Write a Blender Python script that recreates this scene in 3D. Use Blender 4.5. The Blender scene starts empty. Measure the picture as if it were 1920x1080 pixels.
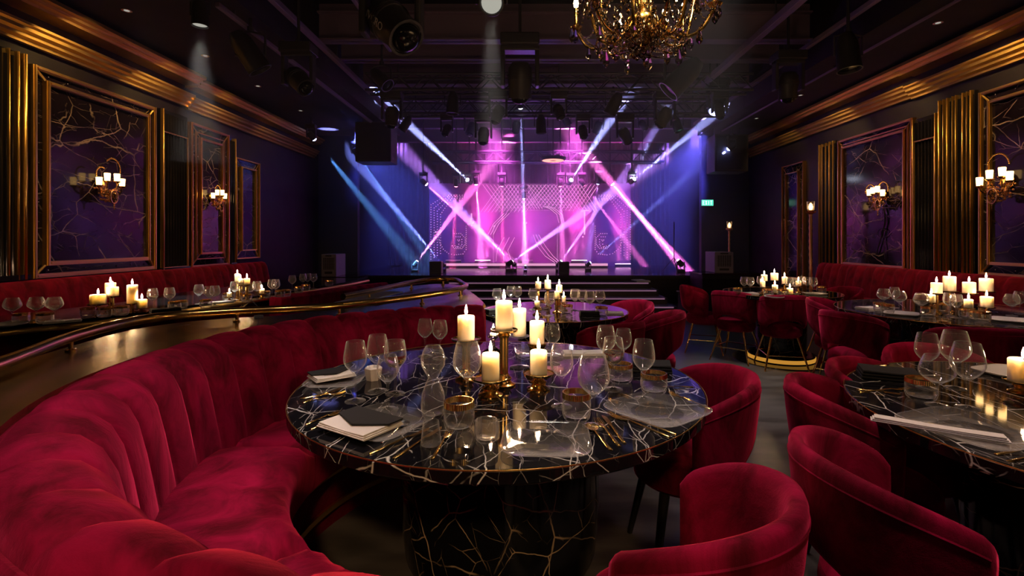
import bpy, math, random
from mathutils import Vector, Matrix, Euler
random.seed(7)
PI = math.pi
sc = bpy.context.scene
C = sc.collection

# ------------------------------------------------------------------ camera, world, exposure
F = 932.0
CX, CY, EYE = 985.0, 450.0, 1.33
cam_d = bpy.data.cameras.new('camera')
cam_d.sensor_width = 36.0
cam_d.lens = 36.0 * F / 1920.0
cam_d.shift_x = -(CX - 960) / 1920.0
cam_d.shift_y = -(540 - CY) / 1920.0
cam_d.clip_start = 0.02
cam = bpy.data.objects.new('camera', cam_d)
C.objects.link(cam)
cam.location = (0, 0, EYE)
cam.rotation_euler = (PI / 2, 0, 0)
sc.camera = cam
sc.view_settings.view_transform = 'Standard'
sc.view_settings.look = 'None'
sc.view_settings.gamma = 1.0
sc.view_settings.use_curve_mapping = False
sc.view_settings.exposure = 0.0
w = bpy.data.worlds.new('world'); sc.world = w; w.use_nodes = True
w.node_tree.nodes['Background'].inputs[0].default_value = (0.05, 0.03, 0.08, 1)
w.node_tree.nodes['Background'].inputs[1].default_value = 0.03
cy = sc.cycles
cy.max_bounces = 9; cy.diffuse_bounces = 2; cy.glossy_bounces = 4
cy.transmission_bounces = 8; cy.transparent_max_bounces = 24; cy.volume_bounces = 0
cy.sample_clamp_indirect = 4.0; cy.sample_clamp_direct = 0.0
cy.use_denoising = True
cy.caustics_reflective = False; cy.caustics_refractive = False
cy.blur_glossy = 0.1

def spot(name, loc, target, energy, col, deg, blend=0.5, rad=0.03, parent=None):
    d = bpy.data.lights.new(name, 'SPOT')
    d.energy = energy; d.color = col; d.spot_size = math.radians(deg); d.spot_blend = blend
    d.shadow_soft_size = rad
    o = bpy.data.objects.new(name, d); C.objects.link(o)
    v = Vector(target) - Vector(loc)
    o.location = loc; o.rotation_euler = v.to_track_quat('-Z', 'Y').to_euler()
    if parent: o.parent = parent
    return o

def area(name, loc, target, energy, col, sx, sy):
    d = bpy.data.lights.new(name, 'AREA'); d.shape = 'RECTANGLE'
    d.energy = energy; d.color = col; d.size = sx; d.size_y = sy
    o = bpy.data.objects.new(name, d); C.objects.link(o)
    v = Vector(target) - Vector(loc)
    o.location = loc; o.rotation_euler = v.to_track_quat('-Z', 'Y').to_euler()
    return o

# house downlights and added fill spots: (x, y, z, aim, power, colour, cone)
WARM = (1.0, 0.62, 0.28); ROSE = (1.0, 0.72, 0.66); WHITE = (1.0, 0.9, 0.8)
DOWNLIGHTS_AND_FILL = [
    ((-0.9, 1.5, 4.5), (-1.25, 1.2, 0.5), 320, ROSE, 32),
    ((-0.6, 0.3, 4.5), (-1.5, 2.2, 0.7), 55, ROSE, 40),
    ((0.2, 0.2, 4.5), (0.76, 3.2, 2.8), 800, WARM, 16),  # unseen spot added to brighten the chandelier
    ((1.6, 1.2, 4.5), (0.76, 3.2, 2.8), 550, WARM, 18),  # second added spot, also brightening the chandelier
    ((0.0, 2.4, 4.5), (-0.1, 2.0, 0.7), 130, WHITE, 40),
    ((0.1, -3.0, 4.2), (-0.3, 1.6, 0.25), 420, WARM, 20),  # added behind the camera to light the pedestal and booth plinth
    ((0.9, 0.5, 4.5), (0.8, 1.1, 0.6), 185, ROSE, 34),
    ((1.9, 1.2, 4.5), (1.9, 1.7, 0.7), 110, WARM, 46),
    ((1.2, 3.2, 4.5), (1.2, 2.2, 0.7), 120, ROSE, 50),
    ((1.6, 4.4, 4.5), (1.75, 4.6, 0.0), 480, WHITE, 34),
    ((3.4, 3.4, 4.5), (3.2, 3.7, 0.6), 120, ROSE, 46),
    ((1.0, 3.6, 4.5), (0.7, 4.0, 0.6), 90, ROSE, 46),
    ((4.2, 6.6, 3.7), (4.7, 6.6, 0.6), 30, ROSE, 60),
    ((-3.8, 5.0, 3.7), (-4.2, 5.2, 0.6), 25, ROSE, 60),
]

# the stage haze filling the room from the stage forward
HAZE = [((-4.0, 9.2, 0.60), (4.2, 14.9, 4.6), 0.085),
        ((-4.0, 3.2, 2.1), (1.9, 9.1, 3.76), 0.014)]

# ------------------------------------------------------------------ materials
def newmat(name):
    m = bpy.data.materials.new(name); m.use_nodes = True
    return m, m.node_tree, m.node_tree.nodes['Principled BSDF']

def pbr(name, col, rough=0.5, metal=0.0, **kw):
    m, nt, b = newmat(name)
    b.inputs['Base Color'].default_value = (*col, 1)
    b.inputs['Roughness'].default_value = rough
    b.inputs['Metallic'].default_value = metal
    for k, v in kw.items():
        b.inputs[k.replace('_', ' ')].default_value = v
    return m

def node(nt, kind, **kw):
    n = nt.nodes.new(kind)
    for k, v in kw.items():
        if hasattr(n, k): setattr(n, k, v)
        else: n.inputs[k].default_value = v
    return n

def noise_rough(m, base, amp, scale, bump=0.0):
    nt = m.node_tree; b = nt.nodes['Principled BSDF']
    tc = node(nt, 'ShaderNodeNewGeometry')
    n = node(nt, 'ShaderNodeTexNoise'); n.inputs['Scale'].default_value = scale; n.inputs['Detail'].default_value = 4
    nt.links.new(tc.outputs['Position'], n.inputs['Vector'])
    mr = node(nt, 'ShaderNodeMapRange')
    mr.inputs['To Min'].default_value = base - amp; mr.inputs['To Max'].default_value = base + amp
    nt.links.new(n.outputs[0], mr.inputs[0]); nt.links.new(mr.outputs[0], b.inputs['Roughness'])
    if bump:
        bp = node(nt, 'ShaderNodeBump'); bp.inputs['Strength'].default_value = bump; bp.inputs['Distance'].default_value = 0.01
        nt.links.new(n.outputs[0], bp.inputs['Height']); nt.links.new(bp.outputs[0], b.inputs['Normal'])
    return m

def velvet(name, c1, c2, sheen=0.8):
    m, nt, b = newmat(name)
    tc = node(nt, 'ShaderNodeNewGeometry')
    mp = node(nt, 'ShaderNodeMapping'); mp.inputs['Scale'].default_value = (1, 1, 0.55)
    nt.links.new(tc.outputs['Position'], mp.inputs[0])
    n = node(nt, 'ShaderNodeTexNoise'); n.inputs['Scale'].default_value = 5.5
    n.inputs['Detail'].default_value = 6; n.inputs['Roughness'].default_value = 0.62; n.inputs['Distortion'].default_value = 0.9
    nt.links.new(mp.outputs[0], n.inputs['Vector'])
    r = node(nt, 'ShaderNodeValToRGB')
    r.color_ramp.elements[0].position = 0.36; r.color_ramp.elements[0].color = (*c1, 1)
    r.color_ramp.elements[1].position = 0.66; r.color_ramp.elements[1].color = (*c2, 1)
    nt.links.new(n.outputs[0], r.inputs[0]); nt.links.new(r.outputs[0], b.inputs['Base Color'])
    b.inputs['Roughness'].default_value = 0.85
    b.inputs['Specular IOR Level'].default_value = 0.12
    b.inputs['Sheen Weight'].default_value = sheen
    b.inputs['Sheen Roughness'].default_value = 0.35
    b.inputs['Sheen Tint'].default_value = (1.0, 0.05, 0.16, 1)
    n2 = node(nt, 'ShaderNodeTexNoise'); n2.inputs['Scale'].default_value = 420.0
    nt.links.new(tc.outputs['Position'], n2.inputs['Vector'])
    bp = node(nt, 'ShaderNodeBump'); bp.inputs['Strength'].default_value = 0.25; bp.inputs['Distance'].default_value = 0.002
    nt.links.new(n2.outputs[0], bp.inputs['Height'])
    bp2 = node(nt, 'ShaderNodeBump'); bp2.inputs['Strength'].default_value = 0.3; bp2.inputs['Distance'].default_value = 0.02
    nt.links.new(n.outputs[0], bp2.inputs['Height']); nt.links.new(bp.outputs[0], bp2.inputs['Normal'])
    nt.links.new(bp2.outputs[0], b.inputs['Normal'])
    return m

def marble(name, vein=(0.75, 0.72, 0.7), scale=3.0, base=(0.006, 0.006, 0.008), rough=0.06, amount=1.0, spec=0.6):
    m, nt, b = newmat(name)
    L = nt.links.new
    g = node(nt, 'ShaderNodeNewGeometry')
    dn = node(nt, 'ShaderNodeTexNoise'); dn.inputs['Scale'].default_value = scale * 0.9; dn.inputs['Detail'].default_value = 5
    L(g.outputs['Position'], dn.inputs['Vector'])
    sub = node(nt, 'ShaderNodeVectorMath', operation='SUBTRACT'); sub.inputs[1].default_value = (0.5, 0.5, 0.5)
    L(dn.outputs[1], sub.inputs[0])
    scl = node(nt, 'ShaderNodeVectorMath', operation='SCALE'); scl.inputs['Scale'].default_value = 0.2 / scale * 1.6
    L(sub.outputs[0], scl.inputs[0])
    add = node(nt, 'ShaderNodeVectorMath', operation='ADD')
    L(g.outputs['Position'], add.inputs[0]); L(scl.outputs[0], add.inputs[1])
    mp = node(nt, 'ShaderNodeMapping'); mp.inputs['Rotation'].default_value = (0.5, 0.3, 0.7); mp.inputs['Scale'].default_value = (1.0, 0.45, 0.8)
    L(add.outputs[0], mp.inputs[0])
    tot = None
    for k, (s, w_, seed) in enumerate([(scale, 0.0042, 0), (scale * 2.4, 0.008, 5.0), (scale * 5.5, 0.012, 9.0), (scale * 1.6, 0.004, 13.0)]):
        v = node(nt, 'ShaderNodeTexVoronoi', feature='DISTANCE_TO_EDGE'); v.inputs['Scale'].default_value = s
        L(mp.outputs[0], v.inputs['Vector'])
        mr = node(nt, 'ShaderNodeMapRange'); mr.inputs['From Max'].default_value = w_ * (1.6 if k in (0, 3) else 1.3)
        mr.inputs['To Min'].default_value = 1.0; mr.inputs['To Max'].default_value = 0.0
        L(v.outputs['Distance'], mr.inputs[0])
        mk = node(nt, 'ShaderNodeTexNoise'); mk.inputs['Scale'].default_value = scale * (0.8 + k * 1.1); mk.inputs['Detail'].default_value = 3
        off = node(nt, 'ShaderNodeVectorMath', operation='ADD'); off.inputs[1].default_value = (seed, seed, seed)
        L(g.outputs['Position'], off.inputs[0]); L(off.outputs[0], mk.inputs['Vector'])
        mm = node(nt, 'ShaderNodeMapRange')
        mm.inputs['From Min'].default_value = [0.38, 0.44, 0.48, 0.42][k]; mm.inputs['From Max'].default_value = [0.58, 0.62, 0.68, 0.6][k]
        mm.inputs['To Max'].default_value = [1.0, 0.75, 0.45, 0.8][k] * amount
        L(mk.outputs[0], mm.inputs[0])
        mu = node(nt, 'ShaderNodeMath', operation='MULTIPLY'); L(mr.outputs[0], mu.inputs[0]); L(mm.outputs[0], mu.inputs[1])
        if tot is None: tot = mu
        else:
            mx = node(nt, 'ShaderNodeMath', operation='MAXIMUM'); L(tot.outputs[0], mx.inputs[0]); L(mu.outputs[0], mx.inputs[1]); tot = mx
    mix = node(nt, 'ShaderNodeMix', data_type='RGBA')
    mix.inputs['A'].default_value = (*base, 1); mix.inputs['B'].default_value = (*vein, 1)
    L(tot.outputs[0], mix.inputs['Factor']); L(mix.outputs['Result'], b.inputs['Base Color'])
    b.inputs['Roughness'].default_value = rough
    b.inputs['Specular IOR Level'].default_value = spec
    return m

def emit(name, col, strength):
    m = bpy.data.materials.new(name); m.use_nodes = True
    nt = m.node_tree; nt.nodes.remove(nt.nodes['Principled BSDF'])
    e = node(nt, 'ShaderNodeEmission'); e.inputs[0].default_value = (*col, 1); e.inputs[1].default_value = strength
    nt.links.new(e.outputs[0], nt.nodes['Material Output'].inputs[0])
    return m

M = {}
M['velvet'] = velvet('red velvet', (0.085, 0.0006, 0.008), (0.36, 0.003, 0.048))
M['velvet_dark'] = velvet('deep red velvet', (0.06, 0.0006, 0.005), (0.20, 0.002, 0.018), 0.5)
M['marble'] = marble('black marble with white veins', scale=3.2, rough=0.05, amount=1.25)
M['marble_base'] = marble('black marble with gold veins', vein=(0.85, 0.6, 0.38), scale=2.4, rough=0.12)
M['marble_wall'] = marble('polished dark marble panel', vein=(0.55, 0.42, 0.3), scale=1.5, base=(0.008, 0.005, 0.009), rough=0.12, amount=0.8, spec=0.2)
M['gold'] = noise_rough(pbr('polished gold metal', (0.92, 0.60, 0.20), 0.18, 1.0), 0.2, 0.05, 14)
M['gold_rose'] = pbr('rose gold trim', (0.85, 0.46, 0.2), 0.3, 1.0)
M['gold_trim'] = noise_rough(pbr('satin gold trim', (0.96, 0.62, 0.18), 0.32, 1.0), 0.34, 0.08, 5)
M['bronze'] = noise_rough(pbr('bronze counter sheet', (0.30, 0.19, 0.07), 0.2, 0.9), 0.24, 0.08, 6, 0.06)
M['black_gloss'] = pbr('black lacquer', (0.008, 0.007, 0.009), 0.12)
M['black_metal'] = noise_rough(pbr('black fixture metal', (0.08, 0.072, 0.08), 0.42, 0.3), 0.42, 0.1, 20)
M['dark_wood'] = pbr('black stained wood leg', (0.012, 0.009, 0.009), 0.35)
M['wall'] = noise_rough(pbr('black painted wall', (0.007, 0.005, 0.006), 0.55, Specular_IOR_Level=0.25), 0.55, 0.1, 3)
M['soffit'] = noise_rough(pbr('dark brown ceiling paint', (0.02, 0.012, 0.014), 0.75), 0.75, 0.1, 3)
M['drape'] = pbr('dark blue black drape', (0.035, 0.03, 0.06), 0.9)
M['beam'] = pbr('violet grey ceiling beam', (0.30, 0.20, 0.30), 0.6)
M['truss'] = pbr('dark grey truss', (0.09, 0.08, 0.10), 0.45, 0.4)
M['stage'] = noise_rough(pbr('polished stage floor', (0.05, 0.035, 0.06), 0.16), 0.17, 0.05, 4)
M['stage_front'] = pbr('dark stage riser', (0.02, 0.012, 0.025), 0.4)
M['backdrop'] = noise_rough(pbr('violet scenic panel', (0.20, 0.07, 0.20), 0.6), 0.6, 0.1, 6)
M['grey_case'] = pbr('grey equipment case', (0.30, 0.27, 0.34), 0.5)
M['grille'] = pbr('dark case grille', (0.03, 0.03, 0.04), 0.5)
M['paper'] = pbr('white paper', (0.75, 0.73, 0.74), 0.6)
M['linen'] = noise_rough(pbr('white linen', (0.72, 0.68, 0.66), 0.85), 0.85, 0.05, 60, 0.1)
M['linen_black'] = pbr('black linen', (0.008, 0.008, 0.01), 0.9)
M['silver'] = pbr('silver metal', (0.7, 0.68, 0.66), 0.2, 1.0)
M['wick'] = pbr('wick', (0.02, 0.015, 0.01), 0.9)
M['cable'] = pbr('black cable', (0.02, 0.012, 0.015), 0.5)

def glass(name, col=(1, 1, 1), rough=0.0, ior=1.48):
    m, nt, b = newmat(name)
    b.inputs['Base Color'].default_value = (*col, 1); b.inputs['Roughness'].default_value = rough
    b.inputs['IOR'].default_value = ior; b.inputs['Transmission Weight'].default_value = 1.0
    return m
def thin_glass(name, col, rough, power=4.0, gain=0.8, base=0.03):
    m = bpy.data.materials.new(name); m.use_nodes = True
    nt = m.node_tree; nt.nodes.remove(nt.nodes['Principled BSDF'])
    tr = node(nt, 'ShaderNodeBsdfTransparent'); tr.inputs[0].default_value = (*col, 1)
    gl = node(nt, 'ShaderNodeBsdfGlossy'); gl.inputs['Roughness'].default_value = rough; gl.inputs[0].default_value = (1, 1, 1, 1)
    df = node(nt, 'ShaderNodeBsdfDiffuse'); df.inputs[0].default_value = (0.95, 0.92, 0.9, 1)
    tl = node(nt, 'ShaderNodeBsdfTranslucent'); tl.inputs[0].default_value = (0.95, 0.92, 0.9, 1)
    m1 = node(nt, 'ShaderNodeMixShader'); m2 = node(nt, 'ShaderNodeMixShader'); mx = node(nt, 'ShaderNodeMixShader')
    nt.links.new(df.outputs[0], m1.inputs[1]); nt.links.new(tl.outputs[0], m1.inputs[2])
    m2.inputs[0].default_value = 0.5
    nt.links.new(m1.outputs[0], m2.inputs[1]); nt.links.new(gl.outputs[0], m2.inputs[2])
    # edge brightness painted in: walls whiten by viewing angle, faces stay clear
    fr = node(nt, 'ShaderNodeLayerWeight'); pw = node(nt, 'ShaderNodeMath', operation='POWER'); pw.inputs[1].default_value = power
    nt.links.new(fr.outputs['Facing'], pw.inputs[0])
    ml = node(nt, 'ShaderNodeMath', operation='MULTIPLY_ADD'); ml.inputs[1].default_value = gain; ml.inputs[2].default_value = base
    nt.links.new(pw.outputs[0], ml.inputs[0])
    nt.links.new(ml.outputs[0], mx.inputs[0]); nt.links.new(tr.outputs[0], mx.inputs[1]); nt.links.new(m2.outputs[0], mx.inputs[2])
    nt.links.new(mx.outputs[0], nt.nodes['Material Output'].inputs[0])
    return m
M['glass'] = thin_glass('clear glass', (0.99, 0.99, 0.99), 0.07, 3.6, 1.1, 0.04)
M['glass_far'] = thin_glass('clear cut glass', (0.98, 0.97, 0.96), 0.09, 2.2, 1.1, 0.07)
M['crystal'] = glass('amber tinted crystal', (1.0, 0.88, 0.70), 0.0, 1.7)  # amber tint is the crystal's own colour
M['smoke_glass'] = thin_glass('clear glass plate', (0.97, 0.97, 0.97), 0.05, 4.0, 0.7, 0.05)
M['champagne'] = glass('pale wine', (1.0, 0.85, 0.5), 0.0, 1.34)

def wax():
    m, nt, b = newmat('ivory candle wax')
    b.inputs['Base Color'].default_value = (0.97, 0.78, 0.57, 1)
    b.inputs['Roughness'].default_value = 0.45
    b.inputs['Subsurface Weight'].default_value = 1.0
    b.inputs['Subsurface Radius'].default_value = (1.0, 1.0, 1.0)
    b.inputs['Subsurface Scale'].default_value = 0.05
    return m
M['wax'] = wax()
M['flame'] = emit('candle flame', (1.0, 0.60, 0.32), 380)
M['shade'] = emit('lit frosted lamp shade', (1.0, 0.56, 0.20), 6)
M['led_white'] = emit('white blue lamp lens', (0.75, 0.8, 1.0), 40)
M['led_pink'] = emit('pink lamp lens', (1.0, 0.45, 0.85), 25)
M['led_red'] = emit('red pink lamp lens', (1.0, 0.15, 0.35), 18)
M['led_blue'] = emit('blue lamp lens', (0.35, 0.4, 1.0), 18)
M['led_soft'] = emit('dim white lamp lens', (0.9, 0.88, 0.75), 0.45)
M['led_line'] = emit('pink light string', (1.0, 0.45, 0.85), 1.2)
M['led_strip'] = emit('pink light strip', (1.0, 0.42, 0.75), 1.1)
M['step_strip'] = emit('stair edge light', (0.8, 0.38, 0.62), 0.2)
M['exit'] = emit('green exit light', (0.10, 0.85, 0.55), 1.5)
M['exit_text'] = emit('exit lettering', (0.75, 1.0, 0.9), 2.0)
M['led_amber'] = emit('warm ring light', (1.0, 0.3, 0.25), 2.5)
M['under_glow'] = emit('gold kick light', (1.0, 0.45, 0.06), 0.5)

def floor_mat():
    m, nt, b = newmat('dark polished concrete floor')
    L = nt.links.new
    g = node(nt, 'ShaderNodeNewGeometry')
    mp = node(nt, 'ShaderNodeMapping'); mp.inputs['Scale'].default_value = (1, 3.5, 1)
    L(g.outputs['Position'], mp.inputs[0])
    n = node(nt, 'ShaderNodeTexNoise'); n.inputs['Scale'].default_value = 2.4; n.inputs['Detail'].default_value = 7
    L(mp.outputs[0], n.inputs['Vector'])
    r = node(nt, 'ShaderNodeValToRGB')
    r.color_ramp.elements[0].position = 0.3; r.color_ramp.elements[0].color = (0.03, 0.026, 0.026, 1)
    r.color_ramp.elements[1].position = 0.7; r.color_ramp.elements[1].color = (0.12, 0.105, 0.10, 1)
    L(n.outputs[0], r.inputs[0]); L(r.outputs[0], b.inputs['Base Color'])
    mr = node(nt, 'ShaderNodeMapRange'); mr.inputs['To Min'].default_value = 0.22; mr.inputs['To Max'].default_value = 0.45
    L(n.outputs[0], mr.inputs[0]); L(mr.outputs[0], b.inputs['Roughness'])
    return m
M['floor'] = floor_mat()

# ------------------------------------------------------------------ mesh helpers
class MB:
    def __init__(s): s.v = []; s.f = []; s.sm = []
    def add(s, vs, fs, smooth=False, mat=None):
        o = len(s.v)
        for p in vs:
            s.v.append(tuple(mat @ Vector(p)) if mat is not None else tuple(p))
        for f in fs: s.f.append(tuple(i + o for i in f)); s.sm.append(smooth)
        return s
    def box(s, x0, x1, y0, y1, z0, z1, mat=None):
        v = [(x0,y0,z0),(x1,y0,z0),(x1,y1,z0),(x0,y1,z0),(x0,y0,z1),(x1,y0,z1),(x1,y1,z1),(x0,y1,z1)]
        f = [(0,3,2,1),(4,5,6,7),(0,1,5,4),(1,2,6,5),(2,3,7,6),(3,0,4,7)]
        return s.add(v, f, False, mat)
    def lathe(s, prof, seg=24, mat=None, smooth=True, a0=0, a1=2*PI, sx=1, sy=1):
        full = abs(a1 - a0 - 2*PI) < 1e-6
        n = seg if full else seg + 1
        vs = []; rows = []
        for (r, z) in prof:
            if r < 1e-7: rows.append([len(vs)] * n); vs.append((0, 0, z))
            else:
                row = []
                for k in range(n):
                    a = a0 + (a1 - a0) * k / seg
                    row.append(len(vs)); vs.append((r*math.cos(a)*sx, r*math.sin(a)*sy, z))
                rows.append(row)
        fs = []
        for i in range(len(rows) - 1):
            A, B = rows[i], rows[i+1]
            for k in range(seg):
                k2 = (k + 1) % n
                q = []
                for t in (A[k], A[k2], B[k2], B[k]):
                    if t not in q: q.append(t)
                if len(q) >= 3: fs.append(tuple(q))
        return s.add(vs, fs, smooth, mat)
    def tube(s, pts, r, seg=8, closed=False, caps=True, mat=None, smooth=True):
        pts = [Vector(p) for p in pts]; n = len(pts)
        rr = r if isinstance(r, (list, tuple)) else [r] * n
        vs = []; fs = []
        prev = None
        for i, p in enumerate(pts):
            if closed: t = pts[(i+1) % n] - pts[i-1]
            else: t = pts[min(i+1, n-1)] - pts[max(i-1, 0)]
            if t.length < 1e-9: t = Vector((0,0,1))
            t.normalize()
            if prev is None:
                u = t.cross(Vector((0,0,1)))
                if u.length < 1e-3: u = t.cross(Vector((1,0,0)))
            else: u = prev - t * prev.dot(t)
            if u.length < 1e-6: u = t.cross(Vector((0.3,0.5,0.8)))
            u.normalize(); prev = u; w_ = t.cross(u)
            for k in range(seg):
                a = 2*PI*k/seg
                vs.append(p + (u*math.cos(a) + w_*math.sin(a)) * rr[i])
        m = n if closed else n - 1
        for i in range(m):
            j = (i+1) % n
            for k in range(seg):
                k2 = (k+1) % seg
                fs.append((i*seg+k, j*seg+k, j*seg+k2, i*seg+k2))
        if caps and not closed:
            fs.append(tuple(range(seg))); fs.append(tuple((n-1)*seg + k for k in reversed(range(seg))))
        return s.add(vs, fs, smooth, mat)
    def grid(s, P, closed_u=False, closed_v=False, smooth=True, capu=False):
        nu, nv = len(P), len(P[0]); vs = [p for row in P for p in row]; fs = []
        for i in range(nu if closed_u else nu-1):
            for j in range(nv if closed_v else nv-1):
                a, b = (i+1) % nu, (j+1) % nv
                fs.append((i*nv+j, a*nv+j, a*nv+b, i*nv+b))
        if capu:
            fs.append(tuple(range(nv-1, -1, -1))); fs.append(tuple((nu-1)*nv + j for j in range(nv)))
        return s.add(vs, fs, smooth)
    def prism(s, poly, z0, z1, mat=None, smooth=False):
        n = len(poly)
        vs = [(x, y, z0) for x, y in poly] + [(x, y, z1) for x, y in poly]
        fs = [tuple(range(n-1, -1, -1)), tuple(range(n, 2*n))]
        s.add(vs, fs, False, mat)
        fs2 = [(i, (i+1) % n, n+(i+1) % n, n+i) for i in range(n)]
        return s.add(vs, fs2, smooth, mat)
    def ball(s, c, r, seg=10, rings=6, sz=1.0):
        pr = [(r*math.sin(PI*i/rings), -r*math.cos(PI*i/rings)*sz) for i in range(rings+1)]
        pr[0] = (0, -r*sz); pr[-1] = (0, r*sz)
        return s.lathe(pr, seg, Matrix.Translation(c))
    def mesh(s, name, mat):
        me = bpy.data.meshes.new(name)
        me.from_pydata([tuple(v) for v in s.v], [], s.f)
        me.polygons.foreach_set('use_smooth', s.sm)
        me.materials.append(mat); me.validate(); me.update()
        return me
    def build(s, name, mat, parent=None, bevel=0, subsurf=0, sharp=40):
        me = s.mesh(name, mat)
        o = bpy.data.objects.new(name, me); C.objects.link(o)
        if parent: o.parent = parent
        import bmesh
        bm = bmesh.new(); bm.from_mesh(me)
        bmesh.ops.remove_doubles(bm, verts=bm.verts, dist=1e-6)
        bmesh.ops.recalc_face_normals(bm, faces=bm.faces)
        for e in bm.edges:
            if len(e.link_faces) == 2 and e.calc_face_angle(0) > math.radians(sharp): e.smooth = False
        bm.to_mesh(me); bm.free()
        if bevel:
            md = o.modifiers.new('bevel', 'BEVEL'); md.width = bevel; md.segments = 2; md.limit_method = 'ANGLE'
        if subsurf:
            md = o.modifiers.new('subdivision', 'SUBSURF'); md.levels = subsurf; md.render_levels = subsurf
        return o

def tag(o, label=None, cat=None, group=None, kind=None):
    if label: o['label'] = label
    if cat: o['category'] = cat
    if group: o['group'] = group
    if kind: o['kind'] = kind
    return o

def thing(name, label, cat, loc=(0, 0, 0), rz=0, group=None):
    o = bpy.data.objects.new(name, None); o.empty_display_size = 0.1
    C.objects.link(o); o.location = loc; o.rotation_euler = (0, 0, rz)
    return tag(o, label, cat, group)

def kids(o): return [c for c in CH.get(o.name, [])] if False else list(o.children)

def copy_tree(o, parent=None):
    c = o.copy(); C.objects.link(c)
    c.parent = parent
    for ch in list(o.children):
        copy_tree(ch, c)
    return c

def struct(name, mb, mat, **kw):
    o = mb.build(name, mat, **kw); o['kind'] = 'structure'; return o

PROTO = {}
USED = set()
def place(key, loc, rz=0, label=None, group=None, scale=None):
    """first use moves the built one itself, later uses copy the thing with its parts"""
    p = PROTO[key]
    if key in USED: o = copy_tree(p)
    else: USED.add(key); o = p
    o.location = loc; o.rotation_euler = (0, 0, rz)
    o.scale = scale if scale else (1, 1, 1)
    if label: o['label'] = label
    if group: o['group'] = group
    elif 'group' in o.keys() and key not in KEEPG: del o['group']
    return o
KEEPG = set()

def at(px, py, z):
    """the point of the level plane z that the photo shows at a pixel"""
    y = F * (EYE - z) / (py - CY)
    return ((px - CX) / F * y, y, z)

ORD = ['leftmost', 'second from left', 'third from left', 'fourth from left', 'fifth from left', 'sixth from left', 'seventh from left', 'eighth from left', 'ninth from left', 'tenth from left', 'eleventh from left', 'twelfth from left']
# ------------------------------------------------------------------ the room
XL, XR = -5.0, 5.4
YB = 15.0
struct('floor', MB().box(XL-0.2, XR+0.2, -5.2, YB+0.2, -0.1, 0.0), M['floor'])
struct('wall_left', MB().box(XL-0.2, XL, -5.2, YB, 0, 4.7), M['wall'])
struct('wall_right', MB().box(XR, XR+0.2, -5.2, YB, 0, 4.7), M['wall'])
struct('wall_back', MB().box(XL-0.2, XR+0.2, YB, YB+0.2, 0, 4.7), M['drape'])
struct('wall_front', MB().box(XL-0.2, XR+0.2, -5.4, -5.2, 0, 4.7), M['wall'])
struct('ceiling', MB().box(XL-0.2, XR+0.2, -5.2, YB+0.2, 4.65, 4.8), M['wall'])
struct('ceiling_left', MB().box(XL, -2.95, -5.2, 11.7, 3.78, 4.65), M['soffit'])
struct('ceiling_right', MB().box(4.05, XR, -5.2, 11.7, 3.78, 4.65), M['soffit'])
struct('wall_backleft', MB().box(XL, -4.05, 12.0, 12.15, 0, 4.65), M['drape'])
struct('wall_backright', MB().box(4.25, XR, 12.0, 12.15, 0, 4.65), M['drape'])

# cornices: a moulded lower one on the wall and an upper one below the soffit
def cornice(side, n, prof, y0, y1, m):
    X = XL if side < 0 else XR
    mb = MB()
    P = [[(X - side*d, y, z) for d, z in prof] for y in (y0, y1)]
    mb.grid(P, closed_v=True, smooth=False, capu=True)
    return struct('trim_%d' % n, mb, m)
LOW = [(0, 3.28), (0.05, 3.28), (0.05, 3.31), (0.09, 3.33), (0.09, 3.36), (0.13, 3.38), (0.13, 3.415), (0.16, 3.43), (0.16, 3.455), (0.0, 3.47)]
UP = [(0, 3.60), (0.22, 3.60), (0.22, 3.63), (0.27, 3.64), (0.27, 3.67), (0.32, 3.68), (0.32, 3.72), (0, 3.74)]
for n, (s, y0, y1, dz) in enumerate([(-1, 1.0, 7.3, 0), (-1, 7.3, 11.7, -0.03), (1, 1.0, 6.9, 0.0), (1, 6.9, 11.9, 0.02)]):
    cornice(s, 2*n+1, [(d, z+dz) for d, z in LOW], y0, y1, M['gold_trim'])
    cornice(s, 2*n+2, [(d*(1 - 0.12*(n % 2)), z+dz) for d, z in UP], y0, y1, M['gold_trim'])

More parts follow.
